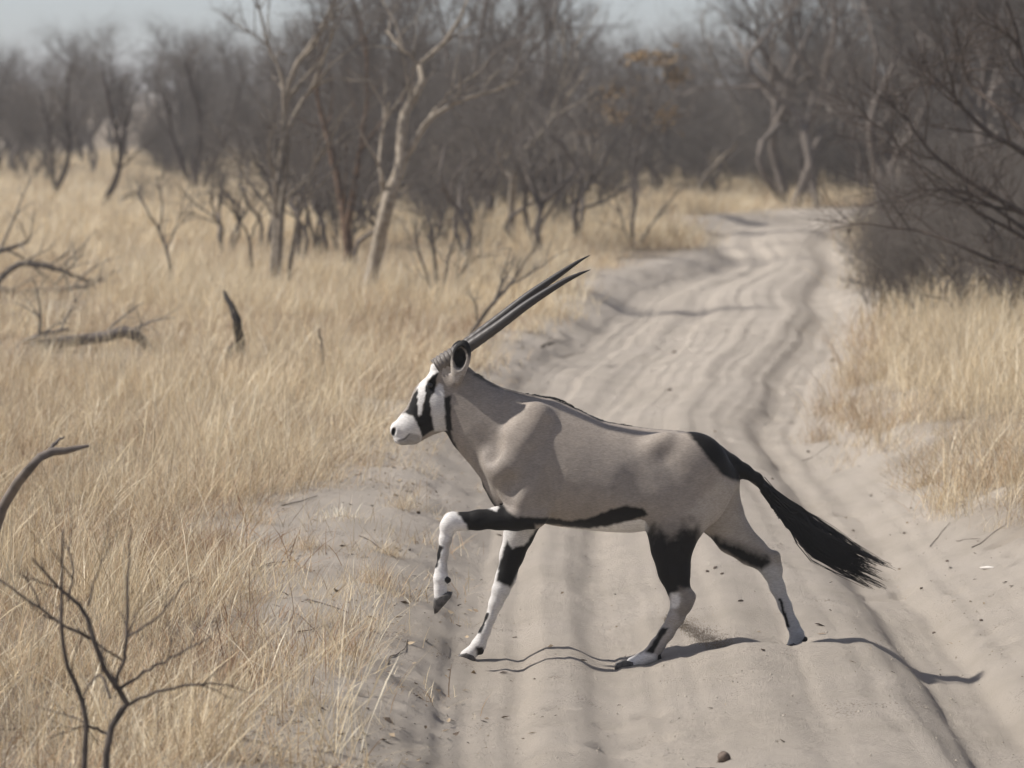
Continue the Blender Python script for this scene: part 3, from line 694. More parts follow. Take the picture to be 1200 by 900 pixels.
def px_tree(name, base_px, stems, label, cat='tree', seed=1, lv=None, zb=.22, mt=None, mc=None, depth=.25, parts=('trunk', 'crown'), group=None, Y=None, rough=.006):
    rng = np.random.default_rng(seed)
    Y = Y or GY(base_px[1], zb); b = P(base_px[0], base_px[1], Y); base = gloc(b[0], Y)
    st = px_stems(stems, Y, base, rng, depth, base_px[1])
    tr, cr = build_plant(st, rng, lv if lv is not None else [], rough=rough)
    return plant_obj(name, tr, cr, base, label, cat, group, mt, mc, parts)

def lv_tree(l1, l2=None, c=(4, 5, 5, 4), r1=.022, up=.28, wood=True):
    return [dict(count=c[0], length=l1, r0=r1, angle=38, t0=.35, upb=up, n=7, wood=wood), dict(count=c[1], length=l1 * .55, r0=.012, angle=42, t0=.2, upb=.2, n=6),
            dict(count=c[2], length=l1 * .3, r0=.008, angle=45, t0=.15, upb=.1, n=5), dict(count=c[3], length=l1 * .16, r0=.006, angle=48, t0=.1, upb=.05, n=4, taper=.5)]
# --- trees one can tell apart, left of and behind the track
px_tree('bare_tree', (328, 338), [[(324, 345, .055), (329, 250, .05), (336, 180, .045), (334, 130, .04), (345, 80, .03), (372, 40, .022), (400, -20, .012)],
                                  [(334, 130, .03), (330, 90, .022), (312, 45, .016), (300, -10, .01)], [(317, 335, .04), (322, 270, .036), (326, 205, .03), (333, 160, .026)],
                                  [(336, 320, .03), (352, 240, .024), (370, 190, .018), (395, 150, .012)], [(338, 150, .03), (356, 115, .022), (366, 100, .02), (390, 40, .01)]],
        'slender pale tree with several whitish stems rising from the golden grass', seed=11, lv=lv_tree(1.15, c=(6, 5, 5, 4)), mt=M_PALE)
px_tree('bare_tree', (408, 320), [[(410, 328, .07), (406, 270, .062), (397, 215, .052), (385, 165, .045), (380, 145, .04)], [(406, 268, .05), (420, 190, .035), (430, 120, .024), (428, 40, .014)], [(385, 165, .03), (372, 110, .02), (375, 40, .012)]],
        'bare tree with a rust brown trunk leaning towards the slender pale stems', seed=12, lv=lv_tree(1.1), mt=mat_bark('rust_bark', (.07, .045, .03), (.24, .165, .115), 9))
px_tree('bare_tree', (432, 345), [[(428, 352, .085), (440, 300, .08), (452, 245, .078), (468, 200, .07), (471, 150, .06), (478, 125, .055), (495, 98, .045), (492, 75, .035), (508, 62, .028), (535, 30, .02), (552, -10, .012)],
                                  [(465, 210, .05), (480, 175, .042), (500, 145, .034), (530, 122, .024), (575, 108, .015), (610, 95, .01)], [(452, 240, .03), (446, 200, .024), (447, 165, .018), (455, 120, .012)],
                                  [(500, 145, .022), (520, 115, .016), (560, 85, .01)], [(492, 75, .024), (470, 55, .016), (452, 35, .01)]],
        'crooked bare tree with a thick sunlit trunk kinked near its top', seed=13, lv=lv_tree(1.0, c=(4, 5, 5, 4)), mt=M_PALE)
px_tree('bare_tree', (600, 290), [[(600, 298, .06), (599, 250, .055), (601, 212, .055), (613, 180, .05), (636, 155, .042), (655, 130, .034), (668, 110, .024), (690, 80, .014)], [(601, 212, .045), (588, 195, .036), (583, 170, .024)],
                                  [(640, 150, .03), (660, 90, .02), (660, 30, .012)]],
        'forked bare tree with a dark lower trunk and a pale slanting limb', seed=14, lv=lv_tree(1.2), mt=M_PALE)
px_tree('bare_tree', (560, 275), [[(556, 282, .08), (562, 200, .07), (556, 120, .06), (562, 50, .045), (575, -30, .03)], [(562, 180, .06), (590, 100, .045), (640, 40, .03), (668, -30, .015)], [(558, 200, .05), (530, 110, .04), (520, 40, .025), (505, -30, .014)],
                                  [(566, 230, .05), (620, 150, .04), (640, 80, .03), (640, -10, .015)]],
        'large dark bare tree with a broad dense crown behind the forked tree', seed=15, lv=lv_tree(1.75, c=(6, 5, 5, 4), r1=.03), Y=70)
px_tree('bare_tree', (655, 275), [[(650, 285, .06), (672, 245, .055), (690, 215, .048), (703, 195, .04), (720, 165, .028), (745, 130, .016)], [(672, 248, .03), (715, 232, .022), (745, 212, .012)], [(690, 214, .035), (694, 170, .022), (680, 120, .012)]],
        'bare tree leaning hard towards the far bend of the track', seed=16, lv=lv_tree(1.0), mt=M_GREY)
px_tree('leaning_trunk', (812, 246), [[(812, 250, .05), (824, 212, .05), (840, 192, .045), (854, 178, .036), (866, 166, .02)]], 'short pale broken trunk leaning beside the far bend of the track', 'dead trunk', seed=17, lv=[dict(count=5, length=.8, r0=.012, angle=40, t0=.2, n=5), dict(count=4, length=.4, r0=.008, angle=45, n=4)], mt=M_PALE, parts=('stem', 'twigs'), Y=81)
px_tree('bare_tree', (947, 262), [[(946, 268, .10), (947, 235, .09), (946, 205, .085), (940, 150, .07), (943, 80, .05), (936, 0, .03)], [(944, 215, .06), (915, 150, .045), (905, 70, .03), (890, -10, .015)], [(946, 200, .06), (985, 140, .045), (1000, 70, .03), (1010, -10, .016)]],
        'tall bare tree with a stout dark trunk at the head of the track', seed=18, lv=lv_tree(2.0, c=(7, 6, 5, 4), r1=.035), Y=86)
px_tree('bare_tree', (880, 262), [[(882, 262, .07), (872, 150, .055), (852, 100, .045), (835, 70, .035), (820, 20, .02)], [(876, 170, .04), (880, 100, .03), (876, 60, .02), (880, 10, .012)], [(850, 95, .03), (826, 78, .02), (800, 60, .01)]],
        'thin open bare tree with two pale stems against the sky above the track', seed=19, lv=lv_tree(1.25, c=(5, 5, 4, 3)), mt=M_PALE, Y=92)
px_tree('bare_tree', (1050, 280), [[(1052, 300, .09), (1046, 220, .08), (1040, 150, .07), (1052, 70, .05), (1045, -10, .03)], [(1046, 200, .06), (1010, 130, .045), (990, 50, .025), (985, -20, .014)], [(1046, 190, .06), (1090, 110, .045), (1100, 30, .03), (1110, -30, .02)]],
        'dense grey bare tree crowding the right verge behind the tangled shrub', seed=20, lv=lv_tree(1.9, c=(8, 6, 5, 4), r1=.035), Y=68)
px_tree('bare_tree', (1150, 300), [[(1160, 340, .08), (1158, 220, .07), (1150, 120, .06), (1165, 40, .045), (1160, -30, .03)], [(1158, 200, .05), (1195, 110, .04), (1215, 10, .03)], [(1152, 140, .05), (1115, 80, .035), (1090, 0, .02)]],
        'bare tree with a grey upright trunk standing inside the thicket on the right verge', seed=21, lv=lv_tree(1.7, c=(8, 6, 5, 4), r1=.03), Y=58, mt=M_GREY)
px_tree('bare_tree', (120, 250), [[(116, 254, .07), (126, 232, .065), (138, 205, .05), (140, 175, .04), (128, 120, .03), (118, 70, .015)], [(126, 232, .04), (140, 236, .02), (150, 226, .008)], [(138, 205, .04), (146, 150, .03), (160, 100, .016)]],
        'dark bare tree with a slanting forked trunk in front of the left wood line', seed=22, lv=lv_tree(1.1, c=(5, 5, 4, 3)), mt=M_DARK)
px_tree('bare_tree', (232, 228), [[(230, 232, .10), (228, 200, .09), (236, 160, .07), (228, 110, .045), (215, 70, .02)], [(232, 215, .07), (255, 180, .05), (275, 130, .03), (285, 90, .015)], [(230, 210, .06), (205, 170, .045), (195, 120, .025)]],
        'broad dark bare tree standing ahead of the left wood line', seed=23, lv=lv_tree(1.2, c=(6, 5, 5, 4)), mt=M_DARK)
px_tree('bare_tree', (65, 240), [[(62, 246, .06), (66, 222, .055), (76, 200, .05), (82, 170, .04), (78, 120, .03), (85, 70, .015)], [(66, 222, .04), (60, 170, .03), (48, 110, .016)]],
        'bare tree with a thin crooked dark trunk in front of the left wood line', seed=24, lv=lv_tree(1.1, c=(5, 5, 4, 3)), mt=M_DARK)
# --- saplings in the left field
SAP = lambda l, c=(4, 4, 3): [dict(count=c[0], length=l, r0=.009, angle=35, t0=.25, upb=.2, n=6, wood=True), dict(count=c[1], length=l * .5, r0=.006, angle=40, t0=.2, upb=.12, n=5), dict(count=c[2], length=l * .25, r0=.0045, angle=45, t0=.2, n=4, taper=.5)]
px_tree('sapling', (200, 345), [[(201, 352, 0.0187), (200, 320, 0.0173), (196, 295, 0.0158), (187, 272, 0.0144), (175, 250, 0.0101), (160, 225, 0.0058)], [(187, 272, 0.0115), (190, 240, 0.0086), (184, 205, 0.0050)], [(196, 292, 0.0086), (210, 255, 0.0065), (218, 225, 0.0043)]],
        'leafless sapling with one forked stem alone in the golden grass', 'sapling', 31, SAP(.45), mt=M_GREY, mc=M_TWIG, parts=('stem', 'twigs'))
px_tree('sapling', (293, 330), [[(295, 338, 0.0216), (294, 300, 0.0202), (290, 275, 0.0144), (278, 255, 0.0101), (262, 235, 0.0065)], [(293, 280, 0.0130), (305, 250, 0.0086), (312, 225, 0.0050)]], 'small dark leafless sapling just beside the slender pale tree', 'sapling', 32, SAP(.5), mt=M_DARK, parts=('stem', 'twigs'))
px_tree('bare_shrub', (512, 350), [[(514, 360, .022), (512, 320, .02), (507, 285, .014), (500, 245, .008)], [(516, 358, .02), (524, 310, .016), (535, 270, .01), (548, 235, .006)], [(512, 358, .018), (496, 310, .014), (485, 270, .009)], [(518, 356, .014), (540, 320, .011), (565, 295, .007)]],
        'grey leafless shrub of many thin stems next to the crooked tree', 'shrub', 33, SAP(.6, (6, 5, 4)), parts=('stems', 'twigs'))
px_tree('sapling', (552, 402), [[(541, 408, .020), (560, 378, .019), (580, 352, .017), (597, 334, .013), (612, 312, .009), (628, 290, .006)], [(580, 352, .010), (592, 315, .007), (598, 290, .004)], [(597, 334, .009), (625, 318, .007), (650, 300, .004)], [(560, 378, .008), (556, 350, .005)]],
        'thin grey dead branch leaning up and over towards the track behind the horns', 'dead branch', 34, SAP(.28, (3, 4, 3)), parts=('stem', 'twigs'), mt=M_GREY)
px_tree('bare_shrub', (742, 290), [[(742, 298, .03), (741, 265, .026), (745, 225, .018), (748, 190, .01)], [(742, 296, .024), (765, 262, .018), (790, 230, .012), (806, 215, .008)], [(742, 296, .02), (728, 255, .014), (718, 220, .008)]],
        'leafless shrub of a few slim stems on the grassy corner by the bend', 'shrub', 35, SAP(.55, (5, 4, 4)), parts=('stems', 'twigs'))
px_tree('dead_twig', (374, 448), [[(374, 452, .012), (378, 430, .011), (378, 408, .010), (372, 384, .006)]], 'single thin curved dead twig standing in the left grass', 'twig', 36, [dict(count=2, length=.12, r0=.004, angle=40, n=4)], mt=M_GREY, parts=('stem', 'twigs'))
px_tree('charred_stump', (280, 450), [[(283, 455, .040), (281, 425, .040), (281, 400, .042), (278, 380, .038), (272, 360, .030), (266, 348, .022), (263, 340, .006)], [(266, 452, .03), (267, 430, .034), (270, 412, .028), (273, 401, .008)]],
        'black charred stump split into a tall curved spike and a short one', 'stump', 37, [], mt=M_CHAR, parts=('stem', 'twigs'), rough=.004, Y=34)
# --- fallen wood
def fallen(name, Y, stems, label, seed, lv, mt=M_GREY, zb=.2, rough=.006):
    return px_tree(name, (stems[0][0][0], stems[0][0][1]), stems, label, 'dead branch', seed, lv, mt=mt, parts=('stem', 'twigs'), Y=Y, depth=.12, rough=rough)
fallen('fallen_branch', 35.5, [[(-60, 470, .07), (-10, 438, .065), (25, 412, .06), (70, 401, .055), (115, 396, .05), (148, 389, .055), (166, 397, .045), (178, 415, .035), (190, 440, .02)], [(0, 422, .03), (40, 395, .02), (80, 385, .012)]],
       'long grey fallen branch arching over the grass left of the stump', 41, [dict(count=4, length=.5, r0=.012, angle=45, n=5), dict(count=4, length=.25, r0=.007, angle=45, n=4)])
fallen('fallen_branch', 45, [[(-70, 330, .06), (-20, 340, .055), (12, 343, .05), (24, 356, .04)], [(24, 356, .035), (50, 346, .035), (80, 338, .03), (104, 336, .02)], [(-20, 322, .04), (15, 313, .034), (50, 311, .03), (75, 319, .024), (96, 326, .014)], [(-20, 300, .03), (20, 288, .02), (35, 282, .01)], [(78, 340, .02), (88, 365, .016), (88, 395, .01)]],
       'tangle of weathered dead branches far back in the left grass', 42, [dict(count=5, length=.7, r0=.014, angle=45, n=5), dict(count=4, length=.3, r0=.008, angle=45, n=4)])
fallen('dead_branch', 14.6, [[(-230, 940, .03), (-120, 800, .026), (-30, 680, .022), (2, 600, .0195), (16, 572, .0185), (36, 546, .0175), (58, 530, .016), (82, 527, .012), (104, 522, .005)], [(56, 532, .010), (64, 520, .007), (76, 512, .003)]],
       'smooth grey dead branch curving up out of the near left grass', 43, [], rough=.0015)
fallen('fallen_branch', 37.5, [[(566, 396, .03), (600, 404, .034), (630, 411, .03), (655, 421, .024), (672, 428, .018), (690, 433, .01)], [(630, 411, .014), (640, 404, .01), (650, 402, .005)]],
       'dark fallen branch lying across the edge of the track behind the animal', 44, [dict(count=4, length=.25, r0=.007, angle=40, n=4)], M_DARK)
M_SHRUB = mat_bark('shrub_bark', (.06, .05, .043), (.13, .11, .095), 20)
# --- near left shrub, out of focus
G = lambda L: [(x / 2.5725, 550 + y / 2.5725, r * .66) for x, y, r in L]
px_tree('twiggy_shrub', (115, 1090), [G([(318, 1390, .022), (320, 1100, .02), (322, 900, .018), (332, 780, .017), (372, 725, .0165), (374, 690, .016), (322, 620, .014), (282, 512, .0125), (260, 430, .011), (200, 380, .009), (100, 270, .005)]),
    G([(282, 512, .009), (190, 470, .0075), (80, 390, .006), (-60, 290, .004)]), G([(250, 1390, .018), (252, 1100, .016), (255, 900, .0145), (257, 770, .0135), (240, 670, .0125), (202, 590, .011), (187, 480, .009), (185, 380, .0075), (190, 180, .004)]),
    G([(205, 400, .006), (222, 300, .005), (195, 215, .003)]), G([(345, 660, .010), (368, 590, .009), (384, 505, .008), (384, 340, .006), (396, 190, .003)]), G([(384, 505, .006), (480, 440, .005), (560, 335, .003)]),
    G([(360, 665, .009), (440, 610, .007), (530, 562, .005), (640, 500, .003)]), G([(376, 712, .009), (480, 667, .007), (600, 646, .005), (700, 652, .003)]), G([(372, 576, .006), (320, 545, .005), (284, 520, .004)]), G([(266, 410, .006), (290, 320, .004), (332, 225, .003)]),
    G([(330, 800, .009), (270, 775, .007), (255, 768, .005)]), G([(332, 690, .008), (300, 620, .006), (250, 680, .003)])],
        'dark leafless shrub of forking stems standing in the near left grass', 'shrub', 51, [dict(count=3, length=.20, r0=.0026, angle=35, t0=.35, n=5), dict(count=2, length=.08, r0=.0018, angle=35, t0=.3, n=4)], mt=M_SHRUB, mc=M_SHRUB, parts=('stems', 'twigs'), Y=12.6, depth=.06, rough=.002)
# --- tangled shrub on the right verge
px_tree('tangled_shrub', (1290, 390), [[(1300, 400, 0.0434), (1255, 290, 0.0341), (1200, 250, 0.0248), (1150, 222, 0.0186), (1100, 188, 0.0149), (1063, 140, 0.0099), (1050, 110, 0.0050)], [(1300, 400, 0.0434), (1250, 220, 0.0341), (1200, 178, 0.0279), (1150, 148, 0.0217), (1112, 106, 0.0136), (1085, 80, 0.0062)],
    [(1300, 400, 0.0310), (1240, 300, 0.0248), (1200, 278, 0.0186), (1160, 258, 0.0149), (1133, 238, 0.0112), (1116, 226, 0.0050)], [(1250, 220, 0.0310), (1190, 145, 0.0217), (1137, 98, 0.0155), (1127, 68, 0.0124), (1134, 46, 0.0087), (1148, 26, 0.0050)], [(1300, 400, 0.0372), (1240, 180, 0.0310), (1205, 90, 0.0217), (1180, 0, 0.0124)],
    [(1200, 250, 0.0155), (1110, 225, 0.0124), (1047, 162, 0.0099), (1012, 136, 0.0056)], [(1300, 400, 0.0310), (1220, 330, 0.0217), (1150, 300, 0.0161), (1080, 270, 0.0112), (1010, 262, 0.0062), (975, 268, 0.0037)], [(1240, 300, 0.0186), (1150, 235, 0.0136), (1090, 222, 0.0099), (1030, 235, 0.0050)]],
        'dark tangled thorn shrub reaching out from the right verge', 'shrub', 52, [dict(count=9, length=.8, r0=.011, angle=38, t0=.25, upb=.12, n=6, wood=True), dict(count=7, length=.42, r0=.0065, angle=45, t0=.15, upb=.05, n=5), dict(count=5, length=.2, r0=.0048, angle=48, t0=.1, n=4, taper=.5)], mt=M_DARK, mc=mat_bark('thorn_twig', (.06, .046, .038), (.15, .12, .10), 6), Y=34, depth=.5, parts=('stems', 'twigs'))

# --- prototypes of the wood behind
rng = np.random.default_rng(77)
protos = []
for i in range(7):
    h = 4.2; st = generic_stems(rng, h, int(rng.integers(2, 5)), .07, .42)
    tr, cr = build_plant(st, rng, TREE_LV(h, 1.0), rough=.02); protos.append((mesh_np('wood_tree_trunk', *tr), mesh_np('wood_tree_crown', *cr)))
bushes = []
for i in range(4):
    h = 2.0; st = generic_stems(rng, h, 7, .022, .75, base=.2)
    tr, cr = build_plant(st, rng, BUSH_LV(h, 1.0), rough=.012); bushes.append((mesh_np('bush_stems', *tr), mesh_np('bush_twigs', *cr)))
for pr in protos: pr[0].materials.append(M_GREY); pr[1].materials.append(M_TWIG)
for pr in bushes: pr[0].materials.append(M_GREY); pr[1].materials.append(M_TWIG)
def stand(kind, pr, x, y, rz, s, label, cat, group, names):
    root = empty(kind, gloc(x, y), label, cat, group); root.rotation_euler.z = rz; root.scale = (s * (.9 + .2 * rng.random()), s * (.9 + .2 * rng.random()), s)
    link(names[0], pr[0], None, root); link(names[1], pr[1], None, root)['kind'] = 'stuff'
def in_road(x, y, m): return abs(float(road_s(x, y))) < m
# the left wood line (x rises with depth), then the wood behind the bend and on the right
spots = []
def scatter(n, y0, y1, xa, xb, mind):
    k = 0; t = 0
    while k < n and t < n * 40:
        t += 1; y = y0 + (y1 - y0) * rng.random(); lo, hi = xa * y / F_PX, xb * y / F_PX; x = lo + (hi - lo) * rng.random()
        if y < 120 and in_road(x, y, 2.6): continue
        if any((x - a) ** 2 + (y - b) ** 2 < mind ** 2 for a, b, _ in spots): continue
        spots.append((x, y, 0)); k += 1; yield x, y
for x, y in list(scatter(44, 100, 165, -720, -180, 1.7)):
    stand('wood_tree', protos[rng.integers(7)], x, y, rng.random() * 6.28, .62 + .42 * rng.random() + (y - 100) * .003, 'bare grey tree in the wood line beyond the left grass', 'tree', 'trees of the left wood line', ('trunk', 'crown'))
for x, y in list(scatter(38, 86, 150, -200, 420, 1.9)):
    stand('wood_tree', protos[rng.integers(7)], x, y, rng.random() * 6.28, .68 + .34 * rng.random(), 'bare brownish tree in the dense wood behind the bend of the track', 'tree', 'trees of the wood behind the bend', ('trunk', 'crown'))
for x, y in list(scatter(22, 84, 104, 150, 420, 1.0)):
    stand('wood_tree', protos[rng.integers(7)], x, y, rng.random() * 6.28, .6 + .35 * rng.random(), 'bare grey tree at the front edge of the wood facing the end of the track', 'tree', 'trees facing the end of the track', ('trunk', 'crown'))
for x, y in list(scatter(20, 83, 96, 100, 430, .7)):
    stand('bare_bush', bushes[rng.integers(4)], x, y, rng.random() * 6.28, .6 + .5 * rng.random(), 'low leafless bush under the trees facing the end of the track', 'bush', 'bushes facing the end of the track', ('stems', 'twigs'))
for x, y in list(scatter(34, 62, 120, 400, 800, 1.5)):
    stand('wood_tree', protos[rng.integers(7)], x, y, rng.random() * 6.28, .95 + .4 * rng.random(), 'bare grey tree in the thicket along the right verge', 'tree', 'trees of the right thicket', ('trunk', 'crown'))
for x, y in list(scatter(5, 76, 98, -170, 90, 2.2)):
    stand('wood_tree', protos[rng.integers(7)], x, y, rng.random() * 6.28, 1.25 + .3 * rng.random(), 'tall bare tree rising over the loose stand left of the bend', 'tree', 'tall trees left of the bend', ('trunk', 'crown'))
for x, y in list(scatter(7, 70, 100, 340, 640, 1.8)):
    stand('wood_tree', protos[rng.integers(7)], x, y, rng.random() * 6.28, 1.4 + .35 * rng.random(), 'tall bare tree rising over the thicket on the right', 'tree', 'tall trees of the right thicket', ('trunk', 'crown'))
for x, y in list(scatter(11, 60, 78, -260, 30, 1.4)):
    stand('wood_tree', protos[rng.integers(7)], x, y, rng.random() * 6.28, .55 + .35 * rng.random(), 'bare tree in the loose stand left of the bend', 'tree', 'trees of the stand left of the bend', ('trunk', 'crown'))
for x, y in list(scatter(40, 92, 125, -720, 420, .9)):
    stand('bare_bush', bushes[rng.integers(4)], x, y, rng.random() * 6.28, .8 + .5 * rng.random(), 'low grey bush at the foot of the far wood', 'bush', 'bushes at the foot of the far wood', ('stems', 'twigs'))
for x, y in list(scatter(12, 54, 76, -280, 120, .9)):
    stand('bare_bush', bushes[rng.integers(4)], x, y, rng.random() * 6.28, .5 + .4 * rng.random(), 'low leafless bush in the grass left of the bend', 'bush', 'bushes left of the bend', ('stems', 'twigs'))
for px, py, sc_ in ((1030, 352, .45), (1050, 352, .6), (1078, 366, .6), (1108, 362, .8), (1140, 378, .8), (1172, 372, .85), (1200, 390, .8), (1050, 330, .6), (1090, 335, .8), (1150, 345, .9), (1035, 308, .55)):
    y = GY(py, .35); x = P(px, py, y)[0]; stand('bare_bush', bushes[rng.integers(4)], x, y, rng.random() * 6.28, sc_, 'twiggy brown bush crowding the edge of the right verge', 'bush', 'bushes crowding the right verge', ('stems', 'twigs'))
for x, y in list(scatter(12, 50, 62, -340, 80, .9)):
    stand('thin_tree', protos[rng.integers(7)], x, y, rng.random() * 6.28, .42 + .3 * rng.random(), 'thin young bare tree among the pale trunks left of the track', 'tree', 'young trees left of the track', ('trunk', 'crown'))
for x, y in list(scatter(20, 40, 70, 400, 780, .9)):
    stand('bare_bush', bushes[rng.integers(4)], x, y, rng.random() * 6.28, .6 + .45 * rng.random(), 'low twiggy bush under the trees of the right verge', 'bush', 'bushes on the right verge', ('stems', 'twigs'))

for x, y in list(scatter(24, 102, 150, -1250, -730, 2.0)):
    stand('wood_tree', protos[rng.integers(7)], x, y, rng.random() * 6.28, .65 + .42 * rng.random(), 'bare grey tree in the wood line beyond the left grass', 'tree', 'trees of the left wood line', ('trunk', 'crown'))
for x, y in list(scatter(12, 58, 110, 810, 1150, 2.0)):
    stand('wood_tree', protos[rng.integers(7)], x, y, rng.random() * 6.28, .95 + .4 * rng.random(), 'bare grey tree in the thicket along the right verge', 'tree', 'trees of the right thicket', ('trunk', 'crown'))
# ------------------------------------------------------------------ tree with a few brown leaves left
def leafy():
    rg = np.random.default_rng(61); Y = 74.0; b = P(745, 268, Y); base = gloc(b[0], Y)
    st = px_stems([[(745, 272, .06), (742, 200, .05), (752, 150, .04), (775, 100, .028), (790, 75, .014)], [(745, 180, .04), (715, 130, .03), (700, 100, .016)], [(750, 160, .03), (790, 140, .02), (810, 120, .01)]], Y, base, rg, .25, 272)
    tr, cr = build_plant(st, rg, lv_tree(1.0, c=(6, 6, 5, 3)))
    root = plant_obj('leafy_tree', tr, cr, base, 'bare tree with clumps of dry orange brown leaves left in its crown', 'tree')
    V, Q, C = [], [], []
    for (px, py, rx, rz, n) in ((752, 66, 14, 6, 90), (780, 72, 12, 8, 110), (793, 90, 10, 8, 110), (715, 108, 14, 8, 50), (705, 128, 16, 8, 50), (780, 140, 12, 12, 80), (725, 140, 14, 8, 40), (690, 155, 16, 6, 40), (740, 120, 25, 30, 60)):
        c = P(px, py, Y) - np.array(base); s_ = F_PX / Y
        for k in range(n):
            p = c + rg.normal(size=3) * np.array([rx, rx, rz]) / s_ * .7; a = rg.normal(size=3); a /= np.linalg.norm(a); b_ = np.cross(a, rg.normal(size=3)); b_ /= np.linalg.norm(b_); L_ = .045 + .03 * rg.random()
            i = len(V); V += [p - a * L_, p - b_ * L_ * .5, p + a * L_, p + b_ * L_ * .5 + np.cross(a, b_) * .01]; Q.append((i, i + 1, i + 2, i + 3)); C += [np.array([.36, .25, .13]) * (.5 + .8 * rg.random())] * 4
    o = link('leaves', mesh_np('brown_leaves', np.array(V), np.array(Q), {'Col': np.array(C)}, False), M_LITTER, root); o['kind'] = 'stuff'
leafy()

# ------------------------------------------------------------------ grass
def blades(n, rng, lmin, lmax, spread, lean, width, bend, palette, wind=(.13, 0), head=0.0):
    base = rng.normal(size=(n, 2)) * spread; L_ = lmin + (lmax - lmin) * rng.random(n) ** 1.3
    az = rng.random(n) * 6.28; tilt = np.abs(rng.normal(size=n)) * lean
    d = np.stack([np.cos(az) * np.sin(tilt) + wind[0], np.sin(az) * np.sin(tilt) + wind[1], np.cos(tilt)], 1); d /= np.linalg.norm(d, axis=1, keepdims=True)
    bd = np.stack([np.cos(az), np.sin(az), -.6 * np.ones(n)], 1) * (bend * (.3 + rng.random(n)))[:, None] + np.array([wind[0], wind[1], 0]) * .4
    t = np.array([0, .35, .7, 1.0]); fa = rng.random(n) * 6.28; wv = np.stack([np.cos(fa), np.sin(fa), 0 * fa], 1)
    pts = np.concatenate([base, np.full((n, 1), -.03)], 1)[:, None] + L_[:, None, None] * (d[:, None] * t[None, :, None] + bd[:, None] * (t ** 2)[None, :, None])
    wd = width * (.6 + .8 * rng.random(n))
    ws = wd[:, None] * np.array([.8, 1.0, .8, .15])[None]
    if head:
        hd_ = rng.random(n) < head; ws[hd_] *= np.array([.5, .4, 1.9, .5])
    V = np.stack([pts - wv[:, None] * ws[..., None] / 2, pts + wv[:, None] * ws[..., None] / 2], 2).reshape(-1, 3)
    i = np.arange(n * 8).reshape(n, 4, 2)
    Q = np.stack([i[:, :-1, 0], i[:, :-1, 1], i[:, 1:, 1], i[:, 1:, 0]], -1).reshape(-1, 4)
    pal = np.array(palette); c = pal[rng.integers(0, len(pal), n)] * (.75 + .45 * rng.random((n, 1)))
    return V, Q, np.repeat(c, 8, 0)
STRAW = [(.75, .65, .47), (.80, .72, .56), (.69, .58, .40), (.83, .77, .63), (.58, .47, .32), (.72, .62, .45)]
BROWN = [(.42, .30, .20), (.50, .38, .26), (.34, .25, .18), (.58, .47, .33), (.46, .32, .21)]
GREYG = [(.40, .35, .28), (.50, .44, .34), (.32, .27, .21), (.58, .50, .37)]
coll = bpy.data.collections.new('grass_clumps')
rng = np.random.default_rng(9); K = 0; groups = {}
def variants(key, num, *a, **k):
    global K
    groups[key] = []
    for i in range(num):
        V, Q, C = blades(a[0], rng, *a[1:], **k)
        o = bpy.data.objects.new('clump_%03d' % K, mesh_np('grass_clump', V, Q, {'Col': C}, False)); o.data.materials.append(M_STRAW); coll.objects.link(o); groups[key].append(K); K += 1
variants('tall', 6, 34, .20, .62, .075, .36, .0028, .20, STRAW, head=.2)
variants('mid', 6, 50, .08, .32, .09, .66, .0028, .28, STRAW + BROWN[:2])
variants('mat', 6, 60, .04, .16, .10, .9, .0036, .3, BROWN + STRAW[:2] + GREYG, wind=(.1, 0))
variants('stalk', 4, 5, .5, .95, .06, .2, .0030, .16, [(.78, .70, .52), (.72, .62, .43)], wind=(.2, 0), head=.8)
variants('flat', 5, 60, .12, .4, .13, 1.15, .0028, .12, STRAW + BROWN[:3] + GREYG[:2], wind=(.15, 0))
variants('brown', 5, 70, .06, .26, .11, .75, .0034, .3, [(.33, .21, .13), (.42, .285, .18), (.27, .175, .115), (.48, .36, .24)], wind=(.1, 0))
variants('far', 5, 60, .18, .52, .18, .34, .008, .22, STRAW, head=.2)
variants('farlow', 4, 70, .06, .24, .2, .6, .009, .3, BROWN + STRAW)
pts, idx, rot, scl = [], [], [], []
def sow(n, x0, x1, y0, y1, fn, keys, smin, smax, fan=False):
    """n tries spread evenly over an area; fn(x,y) -> chance"""
    y = y0 + (y1 - y0) * rng.random(n); x = x0 + (x1 - x0) * rng.random(n)
    if fan: x = x * y / F_PX
    k = rng.random(n) < fn(x, y); x, y = x[k], y[k]; m = len(x)
    z = ground_z(x, y); ids = np.array(sum([groups[q] for q in keys], []))
    pts.append(np.stack([x, y, z], 1)); idx.append(ids[rng.integers(0, len(ids), m)])
    rot.append(np.stack([rng.normal(size=m) * .06, rng.normal(size=m) * .06, rng.normal(size=m) * .9], 1)); scl.append(smin + (smax - smin) * rng.random(m))
def left(x, y):
    s = road_s(x, y) + .45 * fbm(x / .55, y / .7, 81, 3); edge = -1.66 - .65 * np.exp(-((y - 21.5) / 2.8) ** 2)
    return sstep(edge + .12, edge - .5, s)
def right(x, y):
    s = road_s(x, y) + .5 * fbm(x / .6, y / .8, 82, 3); return sstep(1.85, 2.35, s) * sstep(21.0, 23.5, y + .6 * (x - 2.6))
def near_wood(x, y):
    u = 600 + x / y * F_PX
    return np.maximum(((u < 205) & (y > 31) & (y < 36.5)) * 1.0, np.maximum(((u < 125) & (y > 40) & (y < 46)) * 1.0, ((np.abs(u - 274) < 22) & (y > 31.5) & (y < 35)) * 1.0))
def patch(x, y, sc_=1.6, seed=83, lo=-.25, hi=.2): return sstep(lo, hi, fbm(x / sc_, y / (sc_ * 1.3), seed, 3))
brownp = lambda x, y: sstep(.04, .26, fbm(x / 1.0, y / 1.7, 93, 3))
